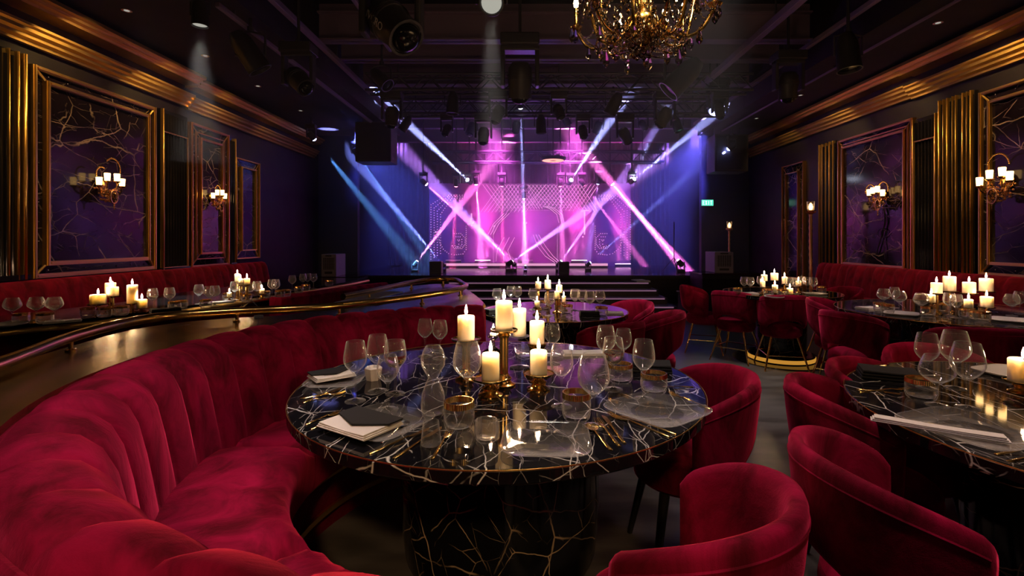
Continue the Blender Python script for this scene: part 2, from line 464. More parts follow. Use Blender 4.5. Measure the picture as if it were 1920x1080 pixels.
# ------------------------------------------------------------------ wall panels
class Wall:
    def __init__(s, side): s.side = side; s.X = XL if side < 0 else XR
    def box(s, mb, y0, y1, z0, z1, d0, d1):
        a, b = s.X - s.side*d0, s.X - s.side*d1
        mb.box(min(a, b), max(a, b), y0, y1, z0, z1); return mb
    def p(s, y, z, d): return (s.X - s.side*d, y, z)
def frame(W, y0, y1, z0, z1, wd, d0, d1):
    mb = MB()
    for (a, b, c, d) in ((y0, y0+wd, z0, z1), (y1-wd, y1, z0, z1), (y0+wd, y1-wd, z0, z0+wd), (y0+wd, y1-wd, z1-wd, z1)):
        W.box(mb, a, b, c, d, d0, d1)
        g = wd*0.3
        if b - a < d - c: W.box(mb, a+g, b-g, c, d, d1, d1+0.012)
        else: W.box(mb, a, b, c+g, d-g, d1, d1+0.012)
    return mb
def wall_panel(side, y0, y1, z0, z1, label, inset=0.17, fw=0.035, third=False, studs=True, group=None, m_out='gold_trim', m_in='gold_trim'):
    W = Wall(side)
    t = thing('wall_panel', label, 'wall panel', W.p((y0+y1)/2, z0, 0), group=group)
    T = Matrix.Translation(-Vector(t.location))
    def fin(mb, name, m):
        mb.v = [tuple(T @ Vector(v)) for v in mb.v]; return mb.build(name, M[m], t)
    fin(W.box(MB(), y0+0.01, y1-0.01, z0+0.01, z1-0.01, 0.0, 0.03), 'border_slab', 'marble_wall')
    i = inset
    fin(W.box(MB(), y0+i, y1-i, z0+i, z1-i, 0.028, 0.045), 'marble_field', 'marble_wall')
    fin(frame(W, y0, y1, z0, z1, fw, 0.0, 0.06), 'outer_frame', m_out)
    fin(frame(W, y0+i-fw, y1-i+fw, z0+i-fw, z1-i+fw, fw, 0.03, 0.075), 'inner_frame', m_in)
    if third:
        fin(frame(W, y0+i*0.52, y1-i*0.52, z0+i*0.52, z1-i*0.52, fw*0.45, 0.03, 0.05), 'middle_frame', m_in)
    for (yy, zz, sy, sz) in ((y0, z0, 1, 1), (y1, z0, -1, 1), (y0, z1, 1, -1), (y1, z1, -1, -1)):
        mb = MB(); a = fw*0.9; b = i - fw*0.9
        mb.tube([W.p(yy+sy*a, zz+sz*a, 0.045), W.p(yy+sy*b, zz+sz*b, 0.055)], fw*0.3, 6)
        fin(mb, 'corner_bar', m_in)
    if studs:
        mb = MB(); q = i*0.45; step = 0.2
        def row(ya, za, yb, zb):
            L = math.hypot(yb-ya, zb-za); n = max(2, int(L/step))
            for k in range(n): 
                u = (k+0.5)/n; mb.ball(W.p(ya+(yb-ya)*u, za+(zb-za)*u, 0.036), 0.008, 6, 4)
        row(y0+q, z0+q, y1-q, z0+q); row(y0+q, z1-q, y1-q, z1-q); row(y1-q, z0+q, y1-q, z1-q); row(y0+q, z0+q, y0+q, z1-q)
        fin(mb, 'studs', 'silver')['kind'] = 'stuff'
    return t
def pilaster(side, y0, y1, z0, z1, label, ribs, m='gold_trim', group=None, box=True):
    W = Wall(side)
    t = thing('fluted_pilaster', label, 'pilaster', W.p((y0+y1)/2, z0, 0), group=group)
    T = Matrix.Translation(-Vector(t.location))
    def fin(mb, name, m):
        mb.v = [tuple(T @ Vector(v)) for v in mb.v]; return mb.build(name, M[m], t)
    fin(W.box(MB(), y0, y1, z0, z1, 0, 0.05), 'shaft', 'black_gloss')
    mb = MB()
    n = max(1, int((y1-y0)/0.05))
    for k in range(n):
        yy = y0 + (k+0.5)*(y1-y0)/n
        mb.tube([W.p(yy, z0+0.05, 0.05), W.p(yy, z1-0.05, 0.05)], (y1-y0)/n*0.34, 8, smooth=True)
    fin(mb, 'flutes', 'black_gloss')
    if box: fin(frame(W, y0+0.02, y1-0.02, z0+0.04, z1-0.3, 0.014, 0.05, 0.075), 'thin_frame', m)
    for u, wd in ribs:
        yy = y0 + u*(y1-y0)
        mb = W.box(MB(), yy-wd/2, yy+wd/2, z0, z1, 0.04, 0.085)
        mb.tube([W.p(yy, z0, 0.085), W.p(yy, z1, 0.085)], wd*0.38, 8)
        fin(mb, 'gold_strip', m)
    fin(W.box(MB(), y0-0.01, y1+0.01, z0, z0+0.05, 0, 0.09), 'plinth_block', 'black_gloss')
    return t

wall_panel(-1, 4.99, 6.66, 0.94, 3.10, 'large square-topped gold framed dark marble panel behind the sconce with the tall beaded loop', inset=0.17, fw=0.045)
wall_panel(-1, 7.36, 8.30, 0.92, 3.08, 'narrow rose gold framed marble panel behind the smaller left sconce', inset=0.22, fw=0.03, third=True, m_out='gold_rose', m_in='gold_rose')
wall_panel(-1, 8.50, 9.25, 1.0, 2.75, 'small dark gold edged wall panel without a sconce, by the booth with the amber glasses', inset=0.16, fw=0.02)
wall_panel(-1, 3.1, 4.55, 0.94, 3.10, 'dark marble wall panel cut off at the left edge, no sconce seen', inset=0.17, fw=0.03)
pilaster(-1, 4.60, 4.93, 0.94, 3.16, 'black pilaster with three broad gold strips beside the large marble panel on the left wall', [(0.42, 0.012), (0.68, 0.02), (0.88, 0.035)], box=False)
pilaster(-1, 6.74, 7.28, 0.9, 3.12, 'black fluted pilaster with thin gold outline between the two sconce panels of the left wall', [(0.03, 0.018)])
pilaster(-1, 8.32, 8.46, 0.9, 3.05, 'slim black pilaster between narrow and small far panels on the left wall', [(0.9, 0.014)], box=False)
wall_panel(1, 6.86, 8.50, 0.80, 3.02, 'purple lit dark marble panel in rose gold frames behind the middle right sconce', inset=0.16, fw=0.034, third=True, m_out='gold_rose', m_in='gold_rose')
wall_panel(1, 4.55, 5.86, 0.92, 3.06, 'dark marble wall panel behind the sconce cut by the right edge of the photo', inset=0.16, fw=0.035)
pilaster(1, 5.92, 6.42, 0.86, 3.12, 'pilaster of many broad and narrow gold strips between the two right sconces', [(0.04, 0.018), (0.15, 0.006), (0.26, 0.016), (0.45, 0.012), (0.55, 0.006), (0.70, 0.02), (0.82, 0.006), (0.95, 0.02)], box=False)
pilaster(1, 6.44, 6.84, 0.84, 2.98, 'dark pilaster with a thin gold outline right beside the purple lit marble panel', [(0.04, 0.012), (0.97, 0.014)])
pilaster(1, 8.56, 9.05, 0.80, 3.05, 'black pilaster with gold strips between the tall torch lamp and the purple lit panel', [(0.1, 0.008), (0.3, 0.015), (0.52, 0.008), (0.75, 0.01), (0.92, 0.01)], box=False)
wall_panel(1, 9.55, 10.35, 0.4, 2.85, 'plain dark studded wall panel left of the tall torch lamp', inset=0.18, fw=0.014, m_out='gold_rose', m_in='gold_rose')

# ------------------------------------------------------------------ stage
ST = 0.59
t = thing('stage', 'low black stage with glossy violet floor below the scenic backdrop', 'stage', (0.2, 12.5, 0))
def rel(mb, o):
    v0 = Vector(o.location); mb.v = [tuple(Vector(v) - v0) for v in mb.v]; return mb
rel(MB().box(-3.5, 4.0, 10.45, 14.9, 0, ST-0.04), t).build('platform', M['stage_front'], t)
rel(MB().box(-3.52, 4.02, 10.4, 14.92, ST-0.04, ST), t).build('stage_floor', M['stage'], t)
t = thing('stage_riser', 'low second step across the rear of the stage with a pink lit front edge', 'stage riser', (0.1, 13.6, ST))
rel(MB().box(-2.15, 2.2, 13.3, 14.0, ST, ST+0.1), t).build('platform', M['stage'], t)
rel(MB().box(-2.15, 2.2, 13.27, 13.3, ST+0.05, ST+0.115), t).build('lit_edge', M['led_strip'], t)
t = thing('stage_stairs', 'black stairs with lit nosings leading up to the stage front', 'stairs', (0.7, 9.7, 0))
for k in range(4):
    z1 = 0.118*(k+1); y0 = 9.05 + 0.335*k
    st = rel(MB().box(-1.6 + 0.02*k, 2.75-0.07*k, y0, 10.4, z1-0.118, z1), t).build('step', M['stage_front'], t)
    rel(MB().box(-1.6 + 0.02*k, 2.7-0.07*k, y0-0.012, y0, z1-0.028, z1-0.004), t).build('nosing', M['step_strip'], st)

# scenic backdrop with strings of small lights
BY = 14.2
t = thing('scenic_backdrop', 'wide violet stage backdrop with dotted light outlines and lattice', 'stage backdrop', (0.1, BY, ST))
rel(MB().box(-2.75, 3.0, BY, BY+0.08, ST, 2.95), t).build('backing_panel', M['backdrop'], t)
def B(px, py, d=0.03):
    y = BY - d; return Vector(((px-CX)/F*y, y, EYE - (py-CY)/F*y))
def dots(mb, pts, step=0.055, r=0.009):
    pts = [B(*p) if len(p) == 2 else Vector(p) for p in pts]
    for a, b in zip(pts, pts[1:]):
        n = max(1, int((b-a).length/step))
        for k in range(n):
            p = a.lerp(b, k/n); mb.box(p.x-r, p.x+r, p.y-r, p.y+r, p.z-r, p.z+r)
def line(mb, pts, r=0.007):
    mb.tube([B(*p) for p in pts], r, 4, smooth=False)
def mirror(pts): return [(1990-x, y) for x, y in pts]
mb = MB()
for k in range(4):
    q = 6*k
    o1 = [(808+q, 486-q*.6), (808+q, 384+q), (836+q*.5, 366+q*.5), (872, 366+q*.5)]
    dots(mb, o1, 0.07); dots(mb, mirror(o1), 0.07)
for k in range(3):
    q = 6*k
    c = [(850-q*0+0, 440+q*.4), (862, 440), (872-0, 448)]
    u = [(852+q*.5, 438+q), (864-q*.2, 438+q), (872-q, 446+q*.5), (872-q, 458), (866-q*.6, 466-q*.3), (852+q*.4, 466-q*.3), (846+q, 458)]
    dots(mb, u, 0.05); dots(mb, mirror(u), 0.05)
arc = [(822+30*(1-math.cos(a)), 440+38*math.sin(a)) for a in [0, .4, .8, 1.2, 1.57]] + [(868, 476), (874, 468), (874, 420)]
dots(mb, arc, 0.06); dots(mb, mirror(arc), 0.06)
rel(mb, t).build('dotted_outline', M['led_line'], t)
mb = MB()
for k in range(13):          # lattice, upper centre
    x0 = 905 + k*7
    line(mb, [(x0, 346), (x0+34-max(0, k-9)*2, 392)], 0.005); line(mb, [(x0+34, 346), (x0-4, 398)], 0.005)
for k in range(15):
    x0 = 990 + k*7
    line(mb, [(x0, 346), (x0+34, 384+k)], 0.005); line(mb, [(x0+34, 346), (x0, 384+k)], 0.005)
for k in range(5): dots(mb, [(930, 374+k*5), (1075, 374+k*5)], 0.045, 0.007)
rel(mb, t).build('lattice', M['led_line'], t)
mb = MB()
for k in range(3):
    q = 5*k
    line(mb, [(1018+q, 386), (1032+q, 392), (1044+q, 402), (1048+q, 418)])
    line(mb, [(955-q, 400), (935-q, 420), (925-q, 440)])
    line(mb, [(1000+q, 440), (1008+q*1.5, 462), (1022+q*1.5, 480), (1040+q, 492)])
    line(mb, [(965-q*2, 445), (952-q*2, 470), (960-q*3, 490)])
    line(mb, [(925+q*60/5, 424), (925+q*60/5, 492)], 0.004)
line(mb, [(1096, 396), (1096, 440)], 0.02); line(mb, [(884, 400), (884, 424)], 0.02)
line(mb, [(876, 420), (894, 420)], 0.015); line(mb, [(1090, 395), (1104, 395)], 0.012)
for p in ((987, 418), (927, 424), (1093, 444), (817, 435)): mb.ball(B(*p), 0.025, 8, 5)
rel(mb, t).build('light_tubes', M['led_line'], t)
# drapes either side and the header above
def drape(x0, x1, y, z0, z1, label, n):
    P = []
    for i in range(n*6+1):
        u = i/(n*6); x = x0+(x1-x0)*u; yy = y + 0.05*math.sin(2*PI*i/6)
        P.append([(x, yy, z0), (x, yy, z1)])
    mb = MB(); mb.grid(P)
    P2 = [[(a[0], a[1]+0.03, a[2]) for a in r] for r in P]; mb.grid(P2)
    o = mb.build('stage_curtain', M['wall'] if z0 > 2 else M['drape']); tag(o, label, 'curtain'); return o
drape(-4.0, -2.8, 14.5, ST, 4.65, 'dark blue lit pleated curtain left of the scenic backdrop', 9)
drape(3.05, 4.2, 14.5, ST, 4.65, 'dark blue lit pleated curtain right of the scenic backdrop', 9)
drape(-2.8, 3.05, 14.75, 2.2, 4.65, 'dark pleated curtain hanging above and behind the scenic backdrop', 30)

# ------------------------------------------------------------------ ceiling steel
nb = 0
for (y, zb, x0, x1) in [(7.0, 4.12, -2.9, 4.0), (7.85, 4.15, -2.9, 4.0), (8.9, 4.1, -2.9, 4.0), (10.1, 4.15, -2.9, 4.0), (11.3, 4.1, -4, 4.2), (12.6, 4.15, -4, 4.2), (13.6, 4.0, -4, 4.2)]:
    mb = MB().box(x0, x1, y-0.09, y+0.09, zb, zb+0.02).box(x0, x1, y-0.012, y+0.012, zb, 4.65)
    mb.box(x0, x1, y-0.09, y+0.09, 4.5, 4.52)
    o = struct('ceiling_beam', mb, M['beam'])
rails = [(-2.75, 3.95, 3.0, 11.5, 0.07), (3.05, 4.0, 3.6, 8.5, 0.09), (3.75, 3.9, 3.4, 11.0, 0.06), (-1.9, 4.0, 3.4, 7.0, 0.05), (-3.1, 3.7, 5.0, 11.6, 0.05), (4.35, 3.74, 3.0, 11.0, 0.03)]
RL = ['violet tinted steel rail running from big spotlight towards stage left', 'short thick steel beam behind the chandelier', 'long thin steel rail right of the chandelier', 'short steel strut above the round white spotlight', 'steel rail along the edge of the left ceiling', 'thin steel rail along the edge of the right ceiling']
for (x, z, y0, y1, s), lb in zip(rails, RL):
    t = thing('ceiling_rail', lb, 'rail', (x, (y0+y1)/2, z))
    rel(MB().box(x-s/2, x+s/2, y0, y1, z-s/2, z+s/2), t).build('beam', M['beam'], t, bevel=0.008)
    mb = MB()
    top = 4.65 if abs(x) < 2.9 or (0 < x < 4.0) else 3.8
    for y in (y0+0.3, (y0+y1)/2, y1-0.3):
        rel(MB().tube([(x, y, z), (x, y, top)], 0.012, 6), t).build('hanger', M['black_metal'], t)
# box trusses across the stage
def truss(y, z, x0, x1, label):
    t = thing('lighting_truss', label, 'truss', ((x0+x1)/2, y, z)); s = 0.13
    for i, (dy, dz) in enumerate(((-s, -s), (s, -s), (-s, s), (s, s))):
        rel(MB().tube([(x0, y+dy, z+dz), (x1, y+dy, z+dz)], 0.024, 8), t).build('chord', M['truss'], t)
    mb = MB(); n = int((x1-x0)/0.25)
    for k in range(n):
        a = x0+(x1-x0)*k/n; b = x0+(x1-x0)*(k+1)/n; f = 1 if k % 2 else -1
        for dy in (-s, s): mb.tube([(a, y+dy, z-s*f), (b, y+dy, z+s*f)], 0.01, 5)
        for dz in (-s, s): mb.tube([(a, y-s*f, z+dz), (b, y+s*f, z+dz)], 0.01, 5)
    rel(mb, t).build('lacing', M['truss'], t)
    for x in (x0+0.5, (x0+x1)/2, x1-0.5):
        rel(MB().tube([(x, y, z), (x, y, 4.65)], 0.008, 6), t).build('hanger', M['black_metal'], t)
truss(12.3, 3.38, -2.3, 3.4, 'grey lighting truss above the stage behind the warm ring light')
truss(11.0, 4.3, -2.7, 3.6, 'lighting truss nearer than the one with the warm ring light')
truss(9.5, 3.85, -2.6, 3.7, 'lighting truss across the room in front of the stage stairs')
truss(8.2, 3.9, -2.6, 3.7, 'lighting truss nearest the chandelier')

# ------------------------------------------------------------------ haze
for (a, b, dens), hl in zip(HAZE, ('thin haze hanging over the stage carrying the light beams', 'faint haze under the ceiling in the pale downlight beams')):
    hz = MB().box(a[0], b[0], a[1], b[1], a[2], b[2])
    mh = bpy.data.materials.new('stage haze'); mh.use_nodes = True
    nt = mh.node_tree; nt.nodes.remove(nt.nodes['Principled BSDF'])
    vs = node(nt, 'ShaderNodeVolumeScatter'); vs.inputs['Density'].default_value = dens; vs.inputs['Anisotropy'].default_value = 0.1
    vs.inputs['Color'].default_value = (0.96, 0.94, 1.0, 1)
    nt.links.new(vs.outputs[0], nt.nodes['Material Output'].inputs['Volume'])
    o = hz.build('stage_haze', mh); tag(o, hl, 'haze', kind='stuff')
    o.display_type = 'WIRE'
# ------------------------------------------------------------------ curved booth around the main table
TX, TY, TZ = -0.10, 2.05, 0.75
def pol(r, deg, z):
    a = math.radians(deg); return (r*math.cos(a), r*math.sin(a), z)
booth = thing('curved_banquette', 'large curved red velvet booth with channel tufted back around the main marble table', 'booth seat', (TX, TY, 0))
TH0, TH1, NCH = 97.0, 276.0, 22
back_prof = [(1.165, 0.40, 0), (1.165, 0.47, .3), (1.175, 0.56, .9), (1.19, 0.66, 1), (1.21, 0.76, 1), (1.235, 0.82, 1), (1.275, 0.862, 1), (1.325, 0.882, .9), (1.375, 0.885, .8), (1.415, 0.872, .6), (1.44, 0.845, .3), (1.447, 0.82, 0), (1.447, 0.05, 0), (1.36, 0.05, 0), (1.30, 0.40, 0)]
SUB = 12
P = []
for i in range(NCH*SUB+1):
    u = i/SUB; fr = u - math.floor(u)
    g = abs(math.sin(PI*fr))**0.34 if 0 < i < NCH*SUB else 0.35
    row = []
    for (r, z, wt) in back_prof:
        # seams lean as they climb over the crest
        th = TH0 + (TH1-TH0)*u/NCH + 3.0*max(0, z-0.45)*wt
        d = (0.024 + 0.012*min(1, max(0, (th-190)/40)))*(g-0.75)*wt
        s = max(0, (th-205)/60)**1.3; r += (0.095 if r < 1.35 else 0.05 if r < 1.42 else 0.03)*s
        top = max(0, min(1, (z-0.8)/0.08))
        row.append(pol(r - d*(1-top), th, z + d*top))
    P.append(row)
mb = MB(); mb.grid(P, closed_v=True, capu=True)
mb.build('tufted_backrest', M['velvet'], booth, sharp=75)
mb = MB(); mb.tube([pol(1.452+0.03*max(0, (TH0 + (TH1-TH0)*k/90-205)/60)**1.3, TH0 + (TH1-TH0)*k/90, 0.828) for k in range(91)], 0.011, 8)
mb.build('piping', M['velvet'], booth)
def cushion(a0, a1, ztop):
    prof = [(0.80, 0.27), (0.79, 0.31), (0.787, 0.37), (0.79, ztop-0.055), (0.805, ztop-0.022), (0.835, ztop-0.004), (0.90, ztop+0.012), (1.0, ztop+0.018), (1.1, ztop+0.01), (1.19, ztop-0.01), (1.2, 0.27)]
    P = []; n = 48
    for i in range(n+1):
        u = i/n; e = min(u, 1-u)*n/4; sq = 1 - 0.5*max(0, 1-e)**2
        row = []
        for j, (r, z) in enumerate(prof):
            zz = z
            if z > ztop-0.06: zz = ztop - 0.055 + (z-ztop+0.055)*(sq*2-1 if sq < 1 else 1)
            wob = 0.004*math.sin(u*23 + j*1.3) + 0.004*math.sin(u*51 + j*2.1)
            if j in (0, 10): wob = 0
            row.append(pol(r, a0 + (a1-a0)*u, zz + (wob if z > ztop-0.03 else 0)))
        P.append(row)
    mb = MB(); mb.grid(P, closed_v=True, capu=True)
    return mb.build('seat_cushion', M['velvet'], booth, sharp=75)
cushion(97.3, 137.0, 0.445); cushion(137.3, 176.2, 0.45); cushion(176.6, 229.0, 0.47); cushion(229.3, 275.6, 0.465)
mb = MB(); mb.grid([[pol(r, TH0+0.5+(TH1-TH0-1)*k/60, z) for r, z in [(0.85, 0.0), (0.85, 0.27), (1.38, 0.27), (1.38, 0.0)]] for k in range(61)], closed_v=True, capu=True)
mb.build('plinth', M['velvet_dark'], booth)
for z in (0.245, 0.085):
    mb = MB(); mb.grid([[pol(r, TH0+1+(TH1-TH0-2)*k/60, zz) for r, zz in [(0.85, z-0.012), (0.836, z-0.012), (0.836, z+0.012), (0.85, z+0.012)]] for k in range(61)], closed_v=True, capu=True)
    mb.build('gold_band', M['gold_trim'], booth)

# ------------------------------------------------------------------ counter behind the booth and its rail
CZ = 0.86
arc = [(TX+1.46*math.cos(math.radians(a)), TY+1.46*math.sin(math.radians(a))) for a in range(98, 241, 4)]
outer = [(-1.72, 0.65), (-1.85, 0.95), (-1.90, 1.4), (-1.95, 1.85), (-2.02, 2.25), (-2.06, 2.6), (-1.95, 2.85), (-1.75, 3.0), (-1.5, 3.12), (-1.42, 3.35), (-1.42, 3.8), (-1.35, 4.4), (-1.2, 5.0), (-1.0, 5.28), (-0.8, 5.3), (-0.66, 5.1), (-0.55, 4.7), (-0.44, 4.3), (-0.36, 3.95), (-0.31, 3.7)]
def smooth_poly(p, n=3):
    out = []
    for i in range(len(p)-1):
        p0, p1, p2, p3 = p[max(i-1, 0)], p[i], p[i+1], p[min(i+2, len(p)-1)]
        for k in range(n):
            t = k/n
            out.append(tuple(0.5*((2*p1[j]) + (-p0[j]+p2[j])*t + (2*p0[j]-5*p1[j]+4*p2[j]-p3[j])*t*t + (-p0[j]+3*p1[j]-3*p2[j]+p3[j])*t**3) for j in range(len(p1))))
    out.append(tuple(p[-1])); return out
outer_s = smooth_poly(outer, 3)
poly = arc + outer_s
ctr = thing('booth_counter', 'glossy curved counter wrapping the back of the main booth beneath the brass rail', 'counter', (-1.6, 3.0, 0))
import mathutils.geometry as mg
def slab(poly, z0, z1, name, m, parent, bev=0.0):
    mb = MB(); n = len(poly)
    tri = mg.tessellate_polygon([[Vector((x, y, 0)) for x, y in poly]])
    vs = [(x, y, z0) for x, y in poly] + [(x, y, z1) for x, y in poly]
    fs = [tuple(reversed(t)) for t in tri] + [tuple(i+n for i in t) for t in tri] + [(i, (i+1) % n, n+(i+1) % n, n+i) for i in range(n)]
    mb.add(vs, fs); rel(mb, parent); return mb.build(name, m, parent)
slab(poly, CZ-0.045, CZ, 'countertop', M['bronze'], ctr)
c0 = Vector((-1.2, 3.2))
body = arc[:] + [(x*0.95-0.05, y*0.98+0.03) for x, y in outer_s]
slab(body, 0.0, CZ-0.045, 'counter_body', M['black_gloss'], ctr)
mb = MB(); mb.tube([(x, y, CZ-0.022) for x, y in outer_s], 0.016, 8)
rel(mb, ctr).build('edge_trim', M['gold_trim'], ctr)
railp = [(-1.30, 0.55, 0.92), (-1.50, 0.95, .92), (-1.66, 1.40, .92), (-1.76, 1.70, .92), (-1.92, 2.1, .92), (-1.98, 2.45, .92), (-1.93, 2.68, .92), (-1.66, 2.86, .92), (-1.40, 2.96, .92), (-1.16, 3.10, .92), (-0.95, 3.36, .92), (-0.76, 3.66, .92), (-0.62, 3.95, .92), (-0.55, 4.2, .92), (-0.53, 4.45, .92), (-0.60, 4.7, .92), (-0.66, 4.95, .92), (-0.74, 5.12, .92), (-0.86, 5.2, .92), (-1.0, 5.1, .92), (-1.1, 4.8, .92), (-1.17, 4.4, .92), (-1.24, 3.95, .92), (-1.32, 3.6, .92)]
rail = thing('brass_rail', 'polished brass tube rail curving along the counter behind the red booth', 'rail', (-1.6, 3.0, CZ))
rel(MB().tube(smooth_poly(railp, 5), 0.023, 14), rail).build('tube', M['gold'], rail)
for i in (1, 4, 7, 9, 11, 13, 15, 18, 20, 22):
    x, y, z = railp[i]
    rel(MB().lathe([(0, CZ-0.0), (0.02, CZ-0.0), (0.02, CZ+0.008), (0.009, CZ+0.012), (0.009, z-0.015), (0, z-0.015)], 10, Matrix.Translation((x, y, 0))), rail).build('post', M['gold'], rail)
# menu board and little reading lamp on the counter
t = thing('menu_booklet', 'open white menu sheets lying on the counter beyond the brass rail', 'menu', (-1.15, 4.0, CZ))
mb = MB().box(-0.19, -0.01, -0.42, 0.42, 0, 0.012); mb.build('sheet', M['paper'], t)
mb = MB().box(0.0, 0.16, -0.40, 0.40, 0.0, 0.008); mb.build('cover', M['black_gloss'], t)
t.rotation_euler = (0, 0, math.radians(-10))
t = thing('reading_lamp', 'tiny silver gooseneck lamp on the counter behind the brass rail', 'lamp', (-1.62, 3.02, CZ))
MB().lathe([(0, 0), (0.025, 0), (0.025, 0.012), (0, 0.014)], 12).build('base', M['black_metal'], t)
MB().tube([(0, 0, 0.01), (-0.01, 0.0, 0.07), (-0.04, 0, 0.10), (-0.07, 0, 0.085)], 0.003, 6).build('gooseneck', M['black_metal'], t)
MB().tube([(-0.065, 0, 0.09), (-0.10, 0, 0.065)], [0.006, 0.011], 10).build('lamp_head', M['silver'], t)

# ------------------------------------------------------------------ tables
def round_table(x, y, R, zt, label, base_r=0.4, flute=False, rim='gold_trim', th=0.045):
    t = thing('round_table', label, 'table', (x, y, 0))
    b = 0.006
    MB().lathe([(0, zt-th), (R-b*2, zt-th), (R-b, zt-th+b), (R-b, zt-th+0.006), (R, zt-th+0.010), (R, zt-b), (R-b, zt), (0, zt)], 96).build('tabletop', M['marble'], t, sharp=25)
    MB().lathe([(R-0.001, zt-0.003), (R+0.0005, zt-0.003), (R+0.0005, zt+0.0005), (R-0.001, zt+0.0005), (R-0.001, zt-0.003)], 96).build('metal_rim', M[rim], t)
    r = base_r
    MB().lathe([(0, 0), (r*0.80, 0), (r*0.88, 0.03), (r*0.96, 0.10), (r*0.99, 0.2), (r, 0.35), (r, zt-th), (0, zt-th)], 64).build('pedestal', M['marble_base'], t)
    return t
round_table(TX, TY, 0.80, TZ, 'large round black marble table in front, white veined, laid inside the curved booth')
round_table(1.95, 1.60, 0.78, TZ, 'round black marble table with black napkin and wine glasses, cut by the right edge', base_r=0.42)
round_table(0.24, 4.10, 0.60, TZ, 'small round black table between the main table and the stage stairs', base_r=0.3)
round_table(3.50, 4.05, 0.84, TZ, 'round black table under many candles near the right wall, wide red chair in front', base_r=0.45)
round_table(2.85, 5.55, 0.60, TZ, 'farthest round table on the right, with gold legged chairs before it', base_r=0.26)
# gold kick light around the farthest pedestal
t = thing('plinth_ring', 'low dark floor ring with glowing gold strip under the farthest right table', 'plinth', (2.85, 5.55, 0))
MB().lathe([(0.262, 0), (0.50, 0), (0.50, 0.008), (0.34, 0.010), (0.34, 0.075), (0.262, 0.075), (0.262, 0)], 48).build('ring', M['black_gloss'], t)
MB().lathe([(0.34, 0.02), (0.344, 0.02), (0.344, 0.06), (0.34, 0.06)], 48).build('glow_strip', M['under_glow'], t)

# ------------------------------------------------------------------ chairs
def chair(key, label, legs, leg_m, hz=0.45, top=0.785, splay=0.06, W=0.208, stretch=False, vel='velvet', cat='chair'):
    t = thing('dining_chair', label, cat)
    n = 48; amax = 112.0
    P = []
    for i in range(n+1):
        a = -amax + 2*amax*i/n; u = abs(a)/amax
        zt = top - 0.115*u**2.4
        gap = max(0.0, math.cos(math.radians(min(90, abs(a)*1.55))))**0.6 if abs(a) < 58 else 0
        zb = hz - 0.03 + 0.10*gap + 0.02*u
        th = 0.052*(1 - 0.35*u**3)
        if i in (0, n): th *= 0.45; zt -= 0.02; zb += 0.012
        elif i in (1, n-1): th *= 0.8; zt -= 0.006
        row = []
        prof = []
        H = zt - zb
        for k in range(16):
            q = k/16*2*PI
            # rounded slab section, outwards d, up z
            cx_, cz_ = math.cos(q), math.sin(q)
            d = th/2*(abs(cx_)**0.7)*(1 if cx_ > 0 else -1)
            zz = (zb+zt)/2 + (H/2)*(abs(cz_)**0.45)*(1 if cz_ > 0 else -1)
            lean = 0.04*((zz-hz)/0.34)*(1-0.45*u)
            ar = math.radians(a)
            rr = W + d + lean
            row.append((rr*math.sin(ar)*1.02, -rr*math.cos(ar)*0.98, zz))
        P.append(row)
    mb = MB(); mb.grid(P, closed_v=True, capu=True); mb.build('backrest', M[vel], t, sharp=80)
    mb = MB()
    seam = []
    for i in range(2, n-1):
        a = -amax + 2*amax*i/n; u = abs(a)/amax; zz = top - 0.115*u**2.4 - 0.045
        lean = 0.04*((zz-hz)/0.34)*(1-0.45*u); rr = W + 0.052*(1-0.35*u**3)/2 + lean - 0.0035
        seam.append((rr*math.sin(math.radians(a))*1.02, -rr*math.cos(math.radians(a))*0.98, zz))
    mb.tube(seam, 0.0045, 6); mb.build('piping', M[vel], t)
    r = W + 0.0
    MB().lathe([(0, hz-0.115), (r*0.86, hz-0.115), (r*0.98, hz-0.095), (r*1.0, hz-0.05), (r*0.97, hz-0.015), (r*0.86, hz+0.004), (r*0.6, hz+0.016), (0, hz+0.022)], 40, Matrix.Translation((0, 0.03, 0)), sy=1.04).build('seat', M[vel], t)
    for sx in (-1, 1):
        for sy in (-1, 1):
            x0, y0 = sx*r*0.62, 0.03 + sy*r*0.62
            x1, y1 = x0 + sx*splay, y0 + sy*splay
            MB().tube([(x0, y0, hz-0.11), (x1, y1, 0)], [legs, legs*0.55], 10).build('leg', M[leg_m], t)
    if stretch:
        k = 0.55
        c = [(sx*(r*0.62+splay*k), 0.03+sy*(r*0.62+splay*k), (hz-0.11)*(1-k)) for sx, sy in ((-1, -1), (1, -1), (1, 1), (-1, 1))]
        for i in range(4):
            MB().tube([c[i], c[(i+1) % 4]], 0.006, 6).build('stretcher', M[leg_m], t)
    PROTO[key] = t
    return t
chair('dark', '', 0.021, 'dark_wood')
chair('gold', '', 0.014, 'gold', splay=0.085, stretch=True, W=0.20)
def put_chair(key, x, y, face, label, s=None, group=None):
    """face: the point the sitter would look at"""
    rz = math.atan2(face[1]-y, face[0]-x) - PI/2
    o = place(key, (x, y, 0), rz, label, group, s); return o
T1, T2, T3, T4, T5 = (TX, TY), (1.95, 1.6), (0.24, 4.1), (3.5, 4.05), (2.85, 5.55)
put_chair('dark', 0.37, 1.17, (-0.4, 1.75), 'red velvet tub chair at the bottom of the photo between booth and slanted chair')
put_chair('dark', 0.98, 1.30, (2.0, 1.12), 'red velvet chair with the tallest looking slanted back in front of the right marble table')
put_chair('dark', 1.27, 1.88, (1.95, 1.6), 'red velvet chair tucked behind the large slanted chair back at the right marble table')
put_chair('dark', 1.58, 2.12, (1.98, 1.6), 'red velvet chair beyond the black napkin of the right marble table')
put_chair('dark', 0.70, 2.08, (-0.1, 2.05), 'red velvet chair with black legs pushed up to the right rim of the main table')
